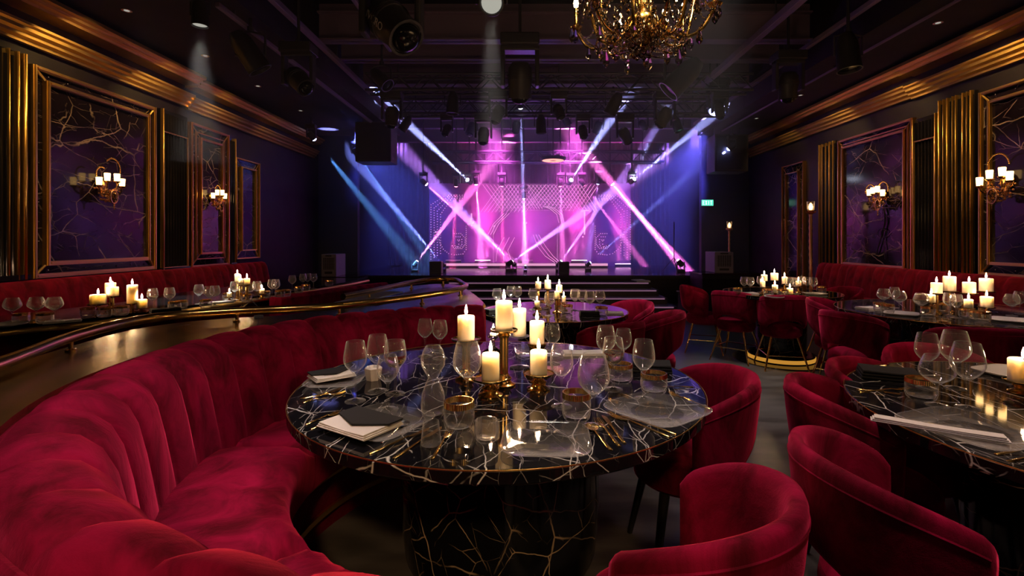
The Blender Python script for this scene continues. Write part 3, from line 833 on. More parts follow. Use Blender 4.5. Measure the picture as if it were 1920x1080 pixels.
put_chair('dark', 2.05, 2.42, (1.98, 1.6), 'red chair just peeping above the far rim of the right marble table behind its napkin')
put_chair('dark', 2.98, 3.30, (3.3, 4.4), 'wide dark red chair back in front of the candle covered right table', s=(1.15, 1, 1))
put_chair('dark', 0.58, 3.50, (0.2, 4.1), 'red chair in front of the small round table before the stage')
put_chair('dark', 0.98, 3.88, (0.24, 4.1), 'red chair at the right rim of the small round table before the stage')
put_chair('dark', 0.88, 4.42, (0.24, 4.1), 'red chair beyond the right rim of the small round table before the stage')
put_chair('gold', 2.60, 3.92, (3.5, 4.3), 'dark red chair with gold legs at the left rim of the candle covered right table')
put_chair('gold', 2.88, 4.60, (3.5, 4.05), 'red chair with bright lit top edge behind the candle covered table')
put_chair('gold', 2.66, 5.16, (2.8, 5.9), 'gold legged red chair seen square from behind at the farthest right table')
put_chair('gold', 2.32, 5.50, (2.9, 6.1), 'gold legged red chair, middle one of three before the farthest right table')
put_chair('gold', 2.12, 5.98, (2.85, 5.7), 'gold legged red chair turned sideways, leftmost at the farthest right table')
put_chair('gold', 3.62, 5.75, (2.85, 5.55), 'dark red chair in shadow at the right rim of the farthest right table')

# ------------------------------------------------------------------ wall banquettes
def wall_bench(side, y0, y1, label, top=0.93, depth=0.62, skew=0.0):
    X = XL if side < 0 else XR
    t = thing('wall_banquette', label, 'booth seat', (X - side*depth/2, (y0+y1)/2, 0))
    n = int((y1-y0)/0.2)*8; P = []
    prof = [(0.24, 0.40), (0.22, 0.6), (0.17, 0.84), (0.13, top-0.02), (0.07, top), (0.0, top-0.01), (0.0, 0.2), (0.24, 0.2)]
    for i in range(n+1):
        y = y0+(y1-y0)*i/n; g = abs(math.sin(PI*i/8))**0.5
        P.append([(X - side*(d + (0.02*g if 0 < k < 4 else 0)), y, z) for k, (d, z) in enumerate(prof)])
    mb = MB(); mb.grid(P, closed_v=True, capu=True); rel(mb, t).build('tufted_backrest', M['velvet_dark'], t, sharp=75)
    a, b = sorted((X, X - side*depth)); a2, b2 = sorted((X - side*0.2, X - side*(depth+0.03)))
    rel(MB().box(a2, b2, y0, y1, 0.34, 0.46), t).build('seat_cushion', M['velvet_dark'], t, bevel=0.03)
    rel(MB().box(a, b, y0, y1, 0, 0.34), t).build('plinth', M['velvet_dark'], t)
    return t
wall_bench(-1, 2.6, 9.3, 'long dark red banquette along the left wall beneath the marble panels')
wall_bench(1, 3.2, 8.9, 'long dark red tufted banquette along the right wall beneath the marble panels')

# the long dark counter table by the left wall, with brass nosing and red padded front
edge = [(-3.72, 2.6), (-3.58, 3.1), (-3.46, 3.42), (-3.25, 3.66), (-3.08, 4.05), (-2.98, 4.4), (-2.88, 4.8), (-2.76, 5.3), (-2.66, 5.8), (-2.56, 6.4), (-2.45, 7.0), (-2.40, 7.6)]
edge_s = smooth_poly(edge, 3)
backe = [(x-0.85-(0.25 if y > 5 else 0), y) for x, y in reversed(edge_s)]
lt = thing('long_curved_table', 'long black glossy table with brass edge running along the left wall banquette', 'table', (-3.4, 4.5, 0))
slab([(x, y) for x, y in edge_s] + backe, TZ-0.04, TZ, 'tabletop', M['black_gloss'], lt)
mb = MB(); mb.tube([(x, y, TZ-0.045) for x, y in edge_s], 0.022, 10); rel(mb, lt).build('brass_edge', M['gold_trim'], lt)
P = []
for i, (x, y) in enumerate(edge_s):
    P.append([(x-0.12, y, 0.0), (x-0.12, y, TZ-0.05), (x-0.2, y, TZ-0.05), (x-0.2, y, 0.0)])
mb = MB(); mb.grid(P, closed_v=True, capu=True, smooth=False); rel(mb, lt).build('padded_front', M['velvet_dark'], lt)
# booth back crossing in front of its far end
t = thing('booth_divider', 'low dark red velvet divider between the left wall table and the stage', 'booth divider', (-2.3, 7.0, 0))
P = []
for k in range(41):
    u = k/40; x = -2.9 + 0.68*u; y = 5.3 + 1.7*u; g = 0.02*abs(math.sin(PI*u*9))
    x += 0.25
    P.append([(x+0.05+g, y-g, 0), (x+0.05+g, y-g, 0.70), (x+0.02, y, 0.735), (x-0.05, y, 0.735), (x-0.08, y, 0.70), (x-0.08, y, 0)])
mb = MB(); mb.grid(P, closed_v=True, capu=True); rel(mb, t).build('padded_panel', M['velvet'], t)
# ------------------------------------------------------------------ tableware prototypes
def lathe_glass(name, prof, seg, m, label='', cat='wine glass', key=None):
    t = thing(name, label, cat)
    return t
def wine(key, H, bowl_r, rim_r, bowl_h, foot_r=0.036, seg=22, m='glass', fill=False, low=0.45):
    t = thing('wine_glass', '', 'wine glass')
    zb = H - bowl_h; w_ = 0.0016
    outp = []; inn = []
    for k in range(13):
        u = k/12
        if u < low: r = bowl_r*math.sin(PI/2*(u/low))**0.75
        else: r = bowl_r + (rim_r-bowl_r)*((u-low)/(1-low))**1.6
        z = zb + bowl_h*u
        outp.append((max(r, 0.004), z))
        if k > 0: inn.append((max(r-w_, 0.0), z+0.0005))
    inn = inn[:]
    prof = [(0, 0), (foot_r, 0), (foot_r, 0.0015), (foot_r*0.5, 0.004), (0.006, 0.009), (0.0036, 0.022), (0.0034, zb-0.02), (0.0042, zb-0.004)] + outp[1:] + [(rim_r-w_*0.5, H+0.0006)] + list(reversed(inn)) + [(0, zb+0.004)]
    MB().lathe(prof, 32 if seg > 20 else 14, smooth=seg > 20).build('bowl_and_stem', M[m], t, sharp=60)
    if fill:
        k = 6
        f = [(0, zb+0.006)] + [(r-0.0013, z+0.001) for r, z in inn[1:k]]
        f = [(max(0, r-0.0006), z) for r, z in f] ; f.append((0, f[-1][1]))
        MB().lathe(f, seg).build('wine', M['champagne'], t)
    PROTO[key] = t
wine('wine_tall', 0.215, 0.041, 0.031, 0.115)
wine('wine_mid', 0.185, 0.037, 0.029, 0.095)
wine('wine_big', 0.225, 0.050, 0.036, 0.13)
wine('wine_full', 0.20, 0.042, 0.034, 0.11, fill=True)
wine('wine_balloon', 0.175, 0.054, 0.037, 0.10)
wine('far_wine', 0.175, 0.042, 0.032, 0.10, seg=16, m='glass_far')
wine('far_balloon', 0.165, 0.052, 0.036, 0.095, seg=16, m='glass_far')
def tumbler(key, R, H, seg=32, gold=True, m='glass', ribs=0):
    t = thing('tumbler', '', 'tumbler')
    w_ = 0.0025
    prof = [(0, 0), (R*0.72, 0), (R*0.9, H*0.1), (R, H*0.32), (R*1.0, H*0.6), (R*0.94, H), (R*0.94-w_, H), (R-w_, H*0.6), (R-w_-0.001, H*0.34), (R*0.8, H*0.17), (R*0.5, H*0.13), (0, H*0.12)]
    MB().lathe(prof, 24 if seg > 20 else 12, smooth=False).build('glass_cup', M[m], t)
    if gold:
        P = []; n = 48 if seg > 20 else 16
        mb = MB()
        for k in range(n*2):
            a = 2*PI*k/(n*2); rr = R*0.96 + (0.0016 if k % 2 else 0.0004)
            P.append([(rr*math.cos(a), rr*math.sin(a), H*0.80), (rr*0.99*math.cos(a), rr*0.99*math.sin(a), H*1.005), ((R*0.94-w_*1.2)*math.cos(a), (R*0.94-w_*1.2)*math.sin(a), H*1.005), ((R*0.94-w_*1.4)*math.cos(a), (R*0.94-w_*1.4)*math.sin(a), H*0.80)])
        mb.grid(P, closed_u=True, smooth=False).build('gold_rim', M['gold'], t)
    PROTO[key] = t
tumbler('tumbler', 0.047, 0.09)
tumbler('tumbler_low', 0.05, 0.075)
tumbler('far_tumbler', 0.048, 0.07, 16, True, 'glass_far')
tumbler('votive_cup', 0.035, 0.06, 16, False, 'glass_far')

def candle(label, x, y, z, d, h, group=None, seg=24, name='pillar_candle'):
    t = thing(name, label, 'candle', (x, y, z), group=group)
    r = d/2
    MB().lathe([(0, 0), (r, 0), (r, h-0.004), (r-0.003, h), (r*0.7, h-0.001), (r*0.4, h-0.005), (0, h-0.006)], seg).build('wax', M['wax'], t, sharp=50)
    MB().tube([(0, 0, h-0.008), (0.0008, 0, h+0.008)], 0.0012, 6).build('wick', M['wick'], t)
    s = 1.0 if d > 0.05 else 0.8
    MB().lathe([(0, h+0.004), (0.0040*s, h+0.008), (0.0062*s, h+0.015), (0.0050*s, h+0.026*s), (0.0022*s, h+0.038*s), (0, h+0.046*s)], 8).build('flame', M['flame'], t)
    return t

def holder(label, x, y, top, plate_r, style, cat='candle holder'):
    t = thing('candle_holder', label, cat, (x, y, TZ))
    H = top - TZ
    if style == 'gold':
        MB().lathe([(0, 0), (0.045, 0), (0.046, 0.006), (0.030, 0.014), (0.026, 0.02), (0.032, 0.03), (0.020, 0.04), (0.017, 0.05), (0.017, max(0.052, H-0.04)), (0.021, max(0.056, H-0.03)), (0.028, max(0.06, H-0.022)), (0.02, H-0.012), (0, H-0.012)], 32).build('stem', M['gold'], t)
        MB().lathe([(0, H-0.013), (plate_r*0.6, H-0.012), (plate_r*0.95, H-0.008), (plate_r, H-0.001), (plate_r-0.002, H), (plate_r*0.9, H-0.004), (0, H-0.004)], 40).build('plate', M['gold'], t)
    elif style == 'column':
        MB().lathe([(0, 0), (0.05, 0), (0.05, 0.01), (0.036, 0.018), (0.033, 0.03), (0.033, H-0.02), (0.04, H-0.008), (0.04, H), (0, H)], 32).build('column', M['gold'], t)
    else:
        MB().lathe([(0, 0), (0.045, 0), (0.045, 0.006), (0.012, 0.012), (0.008, 0.02), (0.008, H-0.02), (0.014, H-0.012), (plate_r*0.8, H-0.007), (plate_r, H-0.003), (plate_r, H), (0, H)], 32).build('glass_stand', M['glass'], t)
    return t

def glass_plate(label, x, y, z, rz, s=0.13, square=5.0, m='smoke_glass', cat='plate', name='glass_plate'):
    t = thing(name, label, cat, (x, y, z), rz)
    def ring(k, zz):
        o = []
        for i in range(64):
            a = 2*PI*i/64; c, q = math.cos(a), math.sin(a)
            f = (abs(c)**square + abs(q)**square)**(-1/square)
            o.append((s*k*c*f, s*k*q*f, zz))
        return o
    def cring(k, zz): return [(s*k*math.cos(2*PI*i/64), s*k*math.sin(2*PI*i/64), zz) for i in range(64)]
    P = [cring(0.02, 0.0), cring(0.6, 0.0), cring(0.66, 0.003), ring(0.9, 0.006), ring(1.0, 0.013), ring(1.0, 0.0155), ring(0.9, 0.009), cring(0.64, 0.006), cring(0.58, 0.003), cring(0.02, 0.003)]
    mb = MB(); mb.grid(P, closed_v=True, capu=True); mb.build('dish', M[m], t, sharp=60)
    mb = MB(); mb.tube([(p[0], p[1], p[2]+0.001) for p in ring(1.0, 0.0145)], 0.0013, 5, closed=True); mb.build('rim', M['glass'] if m != 'paper' else M['paper'], t)
    return t

def folded(mb, L, W, th, layers=3, skew=0.0, z0=0.0):
    # layers of cloth folded back on themselves, fold rounded along one side
    for k in range(layers):
        z = z0 + k*th*1.02; s = 1 - 0.03*k
        P = []
        for i in range(13):
            u = i/12; x = -L/2*s + L*s*u
            e = 0.5*th
            row = []
            for j in range(10):
                a = PI/2 + PI*j/9
                row.append((x + skew*0, -W/2*s + e*math.cos(a), z + e + e*math.sin(a)))
            row.append((x, W/2*s, z + 0.0)); row.append((x, W/2*s, z + th*0.98))
            for r_i, (a0, b0, c0) in enumerate(row): row[r_i] = (a0, b0, c0 + 0.0015*math.sin(u*5+k)*(1 if k == layers-1 and c0 > z+e else 0))
            P.append(row)
        mb.grid(P, closed_v=True, capu=True)
    return mb
def napkin(label, x, y, z, rz, L=0.24, W=0.12, kind='both'):
    t = thing('folded_napkin', label, 'napkin', (x, y, z), rz)
    if kind in ('both', 'white'):
        folded(MB(), L, W, 0.0045, 3).build('white_fold', M['linen'], t, sharp=60)
    if kind == 'both':
        mb = MB()
        h = 0.0155
        mb.prism([(-L*0.50, W*0.50), (L*0.5, W*0.50), (L*0.5, W*0.1), (L*0.05, -W*0.28), (-L*0.5, W*0.0)], h, h+0.006); mb.build('black_fold', M['linen_black'], t, bevel=0.002)
    if kind == 'black':
        folded(MB(), L, W, 0.012, 3).build('black_fold', M['linen_black'], t, sharp=60)
    return t

def cutlery(kind, label, x, y, z, rz, L=0.2, group=None, m='gold'):
    t = thing(kind, label, kind, (x, y, z), rz, group)
    mb = MB()
    def strip(pts):  # (x, halfwidth, z)
        P = [[(x_, -w_, z_), (x_, -w_*0.6, z_+0.0022), (x_, w_*0.6, z_+0.0022), (x_, w_, z_), (x_, 0, z_-0.0006)] for x_, w_, z_ in pts]
        mb.grid(P, closed_v=True, capu=True)
    hz = 0.001
    strip([(-L*0.5, 0.003, hz), (-L*0.49, 0.0055, hz), (-L*0.35, 0.0052, hz+0.001), (-L*0.05, 0.003, hz+0.004), (L*0.12, 0.0024, hz+0.006)])
    mb.build('handle', M[m], t, sharp=50)
    mb = MB()
    if kind == 'fork':
        strip([(L*0.12, 0.0024, hz+0.006), (L*0.2, 0.009, hz+0.003), (L*0.29, 0.011, hz+0.001), (L*0.31, 0.011, hz+0.001)])
        for k in (-1.5, -0.5, 0.5, 1.5):
            mb.tube([(L*0.30, k*0.0062, hz+0.002), (L*0.4, k*0.006, hz+0.003), (L*0.5, k*0.0052, hz+0.008)], [0.0017, 0.0015, 0.0007], 6)
        mb.build('tines', M[m], t, sharp=50)
    elif kind == 'knife':
        P = [[(x_, a, hz+0.0035), (x_, b, hz+0.0035), (x_, b, hz+0.0055), (x_, a, hz+0.005)] for x_, a, b in ((L*0.12, -0.003, 0.004), (L*0.16, -0.009, 0.005), (L*0.4, -0.009, 0.005), (L*0.47, -0.005, 0.005), (L*0.5, 0.002, 0.004))]
        mb.grid(P, closed_v=True, capu=True, smooth=False); mb.build('blade', M[m], t)
    else:
        P = []
        for k in range(9):
            u = k/8; x_ = L*(0.12+0.38*u*0.62+0.0); w_ = 0.0195*math.sin(PI*(0.06+0.94*u))**0.55 if u < 1 else 0.002
            x_ = L*0.12 + L*0.27*u
            P.append([(x_, w_*c, hz + 0.006 - 0.0065*(1-c*c)*math.sin(PI*min(1, u+.05))) for c in (-1, -.6, 0, .6, 1)] + [(x_, w_*c, hz + 0.0045 - 0.0065*(1-c*c)*math.sin(PI*min(1, u+.05))+0.0005) for c in (1, .6, 0, -.6, -1)])
        mb.grid(P, closed_v=True, capu=True); mb.build('spoon_bowl', M[m], t, sharp=70)
    return t
def cut_px(kind, label, a, b, m='gold'):
    """from the handle end a to the tip b"""
    A = Vector(at(*a, TZ)); Bv = Vector(at(*b, TZ)); d = Bv-A
    return cutlery(kind, label, (A.x+Bv.x)/2, (A.y+Bv.y)/2, TZ, math.atan2(d.y, d.x), d.length, m=m)

# ------------------------------------------------------------------ main table setting
def pt(px, py, z=TZ): return at(px, py, z)
G = 'clear wine glasses on the main table'
for key, px, py, lb in [
    ('wine_tall', 666, 752, 'empty wine glass standing alone nearest the booth, leftmost on the main table'),
    ('wine_tall', 708, 733, 'empty wine glass behind the pale wine glass at the left of the main table'),
    ('wine_full', 741, 738, 'wine glass holding a little pale wine at the left of the main table'),
    ('wine_mid', 727, 768, 'wine glass whose foot stands on the rim of the left front glass plate'),
    ('wine_mid', 797, 668, 'left one of two paired wine glasses at the far rim near the booth'),
    ('wine_mid', 825, 672, 'right one of two paired wine glasses at the far rim near the booth'),
    ('wine_big', 876, 762, 'large wine glass in front of the left gold candle stand on the main table'),
    ('wine_tall', 1053, 762, 'wine glass immediately right of the lower right candle on the main table'),
    ('wine_big', 1113, 800, 'biggest wine glass, right of the middle tumbler, near the front of the main table'),
    ('wine_tall', 1136, 706, 'wine glass at the far right rim, just left of the smallest looking one'),
    ('wine_mid', 1169, 695, 'smallest looking wine glass at the far right rim of the main table'),
    ('wine_full', 1150, 730, 'wine glass with pale wine among the right hand group on the main table'),
    ('wine_tall', 1207, 748, 'wine glass just left of the black napkin, rightmost on the main table'),
    ('wine_mid', 1036, 682, 'wine glass at the far rim of the main table beside the gold column candle'),
]:
    x, y, z = pt(px, py); place(key, (x, y, z), random.random()*6, lb, G)
G = 'gold rimmed tumblers on the main table'
for key, px, py, lb in [
    ('tumbler', 861, 806, 'gold rimmed tumbler left of centre near the front of the main table'),
    ('tumbler', 1081, 787, 'gold rimmed tumbler in front of the biggest wine glass on the main table'),
    ('tumbler_low', 1226, 736, 'gold rimmed tumbler at the right of the main table beside the right plate'),
    ('tumbler_low', 1163, 716, 'low gold rimmed tumbler among the right group of wine glasses'),
]:
    x, y, z = pt(px, py); place(key, (x, y, z), 0, lb, G)
x, y, z = pt(912, 826); o = place('votive_cup', (x, y, z), 0, 'small empty clear glass cup at the corner of the front centre plate')
x, y, z = pt(1000, 812)
# carafe with two bulbs
t = thing('glass_carafe', 'tall pinched clear glass carafe left of the gold candles on the main table', 'carafe', pt(812, 782))
MB().lathe([(0, 0), (0.028, 0), (0.036, 0.012), (0.040, 0.04), (0.036, 0.08), (0.022, 0.115), (0.016, 0.13), (0.024, 0.145), (0.038, 0.17), (0.040, 0.195), (0.032, 0.22), (0.022, 0.235), (0.0205, 0.235), (0.030, 0.22), (0.038, 0.195), (0.036, 0.17), (0.022, 0.146), (0.014, 0.13), (0.020, 0.115), (0.034, 0.08), (0.038, 0.04), (0.033, 0.014), (0, 0.008)], 36).build('carafe_body', M['glass'], t)
t = thing('glass_carafe', 'small clear glass beaker beside the cutlery at the front of the main table', 'beaker', pt(808, 836))
MB().lathe([(0, 0), (0.03, 0), (0.022, 0.07), (0.0208, 0.07), (0.028, 0.006), (0, 0.005)], 28).build('beaker_body', M['glass'], t)

# candles of the centrepiece
def Y_at(base_py): return F*(EYE-TZ)/(base_py-CY)
def cand(px, base_py, bot_py, top_py, wpx, style, plate, lab_c, lab_h):
    y = Y_at(base_py); x = (px-CX)/F*y
    zb = EYE-(bot_py-CY)/F*y; h = (bot_py-top_py)/F*y; d = wpx/F*y
    if lab_h: holder(lab_h, x, y, zb, plate, style)
    candle(lab_c, x, y, zb + (-0.004 if style == 'gold' else 0), d, h)
cand(874, 712, 634, 590, 32, 'gold', 0.062, 'ivory candle on the leftmost tall gold stand of the centrepiece', 'tall gold candle stand, leftmost in the main centrepiece')
cand(945, 722, 617, 562, 32, 'gold', 0.056, 'tallest standing ivory candle at the middle of the centrepiece', 'tallest gold candle stand at the middle of the main table')
cand(974, 690, 629, 578, 25, 'glass', 0.045, 'slim ivory candle on a clear glass stand behind the tallest candle', 'clear glass stand under the slim candle on the main table')
cand(1007, 704, 643, 602, 28, 'column', 0.05, 'ivory candle on a gold column behind the lower right candle', 'thick gold column candle stand on the main table')
cand(920, 742, 708, 660, 33, 'gold', 0.064, 'ivory candle on the low gold stand at the front of the centrepiece', 'low gold candle stand at the front of the centrepiece')
cand(1010, 730, 698, 655, 32, 'gold', 0.062, 'ivory candle on the low gold stand at the right of the centrepiece', 'low gold candle stand at the right of the centrepiece')
# glass cloche with a tea light on its top
cx_, cy_, cz_ = pt(925, 712)
t = thing('glass_cloche', 'amber tinted glass dome with a knob between the candle stands of the main table', 'glass dome', (cx_, cy_, cz_))
MB().lathe([(0.058, 0), (0.060, 0.05), (0.056, 0.09), (0.040, 0.12), (0.012, 0.135), (0.007, 0.14), (0.007, 0.165), (0.024, 0.18), (0.024, 0.184), (0, 0.182), (0, 0.138), (0.010, 0.132), (0.038, 0.117), (0.054, 0.088), (0.058, 0.05), (0.056, 0)], 36).build('dome', M['crystal'], t)
candle('tiny tea light burning on the knob of the glass dome', cx_, cy_, cz_+0.184, 0.028, 0.012, name='tea_light')

# plates, napkins, cutlery
x, y, z = pt(1024, 829); glass_plate('square clear glass plate at the front centre of the main table', x, y, z, math.radians(-3), 0.125)
x, y, z = pt(1232, 772); glass_plate('square clear glass plate at the right rim of the main table', x, y, z, math.radians(38), 0.145)
x, y, z = pt(715, 797); glass_plate('clear glass plate beneath the white and black napkin on the main table', x, y, z, math.radians(62), 0.135)
x, y, z = pt(630, 716); glass_plate('glass plate near the booth with the upright black and white napkin', x, y, z, math.radians(95), 0.11)
x, y, z = pt(1010, 662); glass_plate('glass plate at the far rim of the main table behind the candles', x, y, z, math.radians(5), 0.12)
x, y, z = pt(676, 798, TZ+0.016); napkin('folded white napkin with black half on the left front plate of the main table', x, y, z, math.radians(-32), 0.21, 0.15)
x, y, z = pt(622, 706, TZ+0.016); napkin('small white and black napkin on the plate nearest the booth', x, y, z, math.radians(40), 0.16, 0.12)
x, y, z = pt(1222, 694, TZ); napkin('folded black napkin at the far right rim of the main table', x, y, z, math.radians(-12), 0.17, 0.11, 'black')
x, y, z = pt(1100, 664, TZ); napkin('folded white napkin at the far rim of the main table behind the glasses', x, y, z, math.radians(4), 0.25, 0.09, 'white')
# rolled napkin ring cup
t = thing('napkin_roll', 'crumpled white napkin roll behind the leftmost wine glass of the main table', 'napkin', pt(700, 712))
P = []
for i in range(25):
    a = 2*PI*i/24
    P.append([((0.03+0.003*math.sin(a*9)+r_)*math.cos(a), (0.03+0.003*math.sin(a*7)+r_)*math.sin(a), z_) for r_, z_ in ((-0.006, 0), (0, 0.02), (0.004, 0.05), (-0.004, 0.056), (-0.012, 0.045), (-0.02, 0.02))])
mb = MB(); mb.grid(P[:-1], closed_u=True); mb.build('rolled_cloth', M['linen'], t)
for k, a, b, lb in [
    ('fork', (562, 748), (648, 738), 'gold fork lying nearest the booth on the main table'),
    ('knife', (568, 756), (640, 730), 'gold knife beside the fork nearest the booth on the main table'),
    ('fork', (573, 797), (636, 774), 'gold fork just left of the white napkin on the main table'),
    ('knife', (582, 806), (652, 780), 'gold knife partly under the white napkin on the main table'),
    ('knife', (693, 852), (806, 806), 'leftmost long gold knife in front of the napkin plate'),
    ('knife', (738, 861), (828, 804), 'second long gold knife in front of the napkin plate'),
    ('fork', (810, 862), (846, 806), 'gold fork in front of the left tumbler, tines towards the candles'),
    ('spoon', (716, 831), (768, 788), 'small silver spoon resting on the napkin plate'),
    ('spoon', (1146, 845), (1098, 792), 'gold spoon right of the front centre plate, bowl up'),
    ('fork', (1162, 838), (1118, 788), 'gold fork crossing near the gold spoon on the main table'),
    ('knife', (1172, 832), (1130, 782), 'gold knife right of the gold spoon on the main table'),
    ('fork', (1256, 820), (1140, 777), 'long gold fork along the front of the right plate'),
    ('knife', (1268, 815), (1164, 782), 'long gold knife along the front of the right plate'),
    ('fork', (1333, 768), (1255, 738), 'gold fork beyond the right plate at the table rim'),
    ('knife', (1300, 726), (1242, 728), 'gold knife behind the right tumbler on the main table'),
]:
    cut_px(k, lb, a, b, 'silver' if k == 'spoon' and 'silver' in lb else 'gold')

# ------------------------------------------------------------------ right marble table setting
for key, px, py, lb in [
    ('wine_tall', 1738, 728, 'leftmost wine glass at the far side of the right marble table'),
    ('wine_balloon', 1757, 760, 'round wine glass beside the gold rimmed tumbler on the right marble table'),
    ('wine_big', 1791, 728, 'tall wine glass at the back of the trio on the right marble table'),
    ('wine_big', 1814, 765, 'wide wine glass, rightmost of the trio on the right marble table'),
]:
    x, y, z = pt(px, py); place(key, (x, y, z), 0, lb)
x, y, z = pt(1727, 748); place('tumbler_low', (x, y, z), 0, 'gold rimmed tumbler with ribbed rim on the right marble table')
x, y, z = pt(1665, 708); napkin('stack of folded black napkin at the left rim of the right marble table', x, y, z, math.radians(-25), 0.21, 0.13, 'black')
x, y, z = pt(1822, 808); glass_plate('wide clear glass plate at the front of the right marble table', x, y, z, math.radians(20), 0.155)
x, y, z = pt(1755, 806, TZ+0.016); napkin('long narrow white napkin along the front plate of the right marble table', x, y, z, math.radians(-33), 0.32, 0.035, 'white')
x, y, z = pt(1905, 704); glass_plate('white plate beyond the wine glasses on the right marble table', x, y, z, 0.3, 0.12, m='paper', name='white_plate')
for k, a, b, lb in [
    ('knife', (1606, 730), (1690, 742), 'gold knife below the black napkin on the right marble table'),
    ('fork', (1612, 736), (1706, 730), 'gold fork below the black napkin on the right marble table'),
    ('knife', (1866, 852), (1960, 846), 'upper gold knife handle at the right edge of the photo'),
    ('fork', (1890, 866), (1990, 852), 'lower gold fork handle at the right edge of the photo'),
]: cut_px(k, lb, a, b)
y = Y_at(738); x = (1919-CX)/F*y
holder('gold candle stand at the right edge of the photo on the right marble table', x, y, 0.80, 0.06, 'gold')
candle('thick ivory candle cut by the right edge of the photo', x, y, 0.796, 0.09, 0.085)

# ------------------------------------------------------------------ farther tables: shared placing with ordinal labels
LIST = []
def far(kind, px, py, where, **kw): LIST.append((kind, px, py, where, kw))
def far_candle(px, base_py, bot, top, wpx, where, hold=True):
    LIST.append(('candle', px, base_py, where, dict(bot=bot, top=top, w=wpx, hold=hold)))
W3 = 'on the small table before the stage stairs'
for px, py in [(932, 580), (958, 574), (970, 574), (1000, 580), (1030, 592), (1078, 582), (1092, 584), (1106, 588), (1125, 586)]: far('far_wine', px, py, W3)
for px, py in [(1128, 592), (1050, 584), (1063, 588), (1022, 580)]: far('far_tumbler', px, py, W3)
for c in [(1009, 580, 541, 528, 11), (1027, 577, 541, 525, 12), (1048.5, 579, 548, 534, 12), (1044, 586, 559, 546, 9), (1007, 590, 575, 564, 10), (1057, 582, 566, 555, 8)]: far_candle(*c, W3)
W4 = 'on the round table near the right wall'
for px, py in [(1657, 578), (1677, 577), (1686, 583), (1727, 590), (1780, 592), (1793, 596), (1897, 592), (1912, 588)]: far('far_balloon' if px in (1657, 1727, 1897, 1686) else 'far_wine', px, py, W4)
for px, py in [(1650, 584), (1664, 587), (1740, 592), (1812, 596), (1828, 600), (1842, 602), (1770, 585)]: far('far_tumbler', px, py, W4)
for c in [(1756, 587, 549, 530, 18), (1780, 585, 545, 518, 20), (1817, 588, 549, 529, 20), (1849, 586, 545, 522, 21), (1746, 590, 566, 552, 13), (1816, 594, 577, 561, 14), (1850, 592, 575, 556, 20)]: far_candle(*c, W4)
W5 = 'on the farthest right table'
for px, py in [(1395, 549), (1407, 550), (1426, 548), (1480, 552), (1492, 551), (1513, 549), (1525, 551), (1503, 548)]: far('far_wine', px, py, W5)
for px, py in [(1383, 552), (1441, 554), (1540, 549), (1466, 555)]: far('far_tumbler', px, py, W5)
for c in [(1433, 547, 526, 515, 11), (1452, 546, 525, 512, 13), (1471, 547, 531, 519, 9), (1430, 550, 538, 527, 9), (1453, 554, 548, 534, 10), (1481, 555, 551, 540, 11), (1497, 548, 536, 527, 10)]: far_candle(*c, W5)
W6 = 'on the near end of the left wall table'
for px, py in [(23, 602), (68, 600), (102, 600), (286, 580), (318, 578), (373, 570), (392, 574), (403, 573)]: far('far_balloon' if px < 110 else 'far_wine', px, py, W6)
for px, py in [(40, 606), (84, 606), (327, 581), (340, 579), (386, 577), (165, 594), (228, 591), (196, 594), (215, 590)]: far('far_tumbler', px, py, W6)
for c in [(184, 590, 569, 552, 25), (207, 583, 549, 530, 17), (211, 587, 554, 538, 19), (248, 586, 568, 534, 17), (266, 585, 577, 561, 17)]: far_candle(*c, W6)
W7 = 'on the far end of the left wall table'
for px, py in [(440, 562), (455, 564), (470, 562), (482, 561), (510, 556), (517, 556), (548, 545), (568, 541), (577, 540), (588, 541)]: far('far_wine', px, py, W7)
for px, py in [(428, 563), (462, 566), (497, 559), (536, 556), (525, 557), (560, 549), (617, 536), (573, 545)]: far('far_tumbler', px, py, W7)
for c in [(445, 561, 527, 513, 9), (451, 564, 533, 522, 8), (463, 564, 533, 522, 11), (430, 565, 556, 548, 8), (491, 560, 550, 541, 9)]: far_candle(*c, W7)
NICE = {'far_wine': 'clear wine glass', 'far_balloon': 'round balloon wine glass', 'far_tumbler': 'gold rimmed tumbler', 'candle': 'lit ivory candle', 'stand': 'candle stand'}
cnt = {}
for it in LIST: cnt.setdefault((it[0], it[3]), []).append(it)
for (kind, where), its in cnt.items():
    its.sort(key=lambda q: q[1])
    for i, (k, px, py, wh, kw) in enumerate(its):
        ordn = ORD[i] if i < len(its)-1 else 'rightmost'
        lb = '%s %s, %s' % (NICE[kind], where, ordn)
        x, y, z = at(px, py, TZ); grp = '%ss %s' % (NICE[kind].replace('glass', 'glasse') if 'glass' in NICE[kind] else NICE[kind], where)
        if kind == 'candle':
            zb = EYE-(kw['bot']-CY)/F*y; h = (kw['bot']-kw['top'])/F*y; d = kw['w']/F*y
            zb = max(zb, TZ+0.012)
            candle(lb, x, y, zb, d, h, grp, seg=16)
            H = zb-TZ
            t = thing('candle_holder', 'gold candle stand %s, %s' % (where, ordn), 'candle holder', (x, y, TZ), group='candle stands %s' % where)
            r = max(0.03, d*0.62)
            if H > 0.05:
                MB().lathe([(0, 0), (0.036, 0), (0.034, 0.008), (0.014, 0.016), (0.012, H-0.02), (0.02, H-0.012), (0, H-0.012)], 12).build('stem', M['gold'], t)
            MB().lathe([(0, H-0.012), (r, H-0.010), (r+0.006, H-0.002), (r, H-0.001), (0, H-0.001)], 16).build('plate', M['gold'], t)
            if H < 0.05: MB().lathe([(0, 0), (r*0.9, 0), (r*0.9, 0.004), (0, H-0.011)], 12).build('foot', M['gold'], t)
        else:
            place(kind, (x, y, z), random.random()*6, lb, grp)
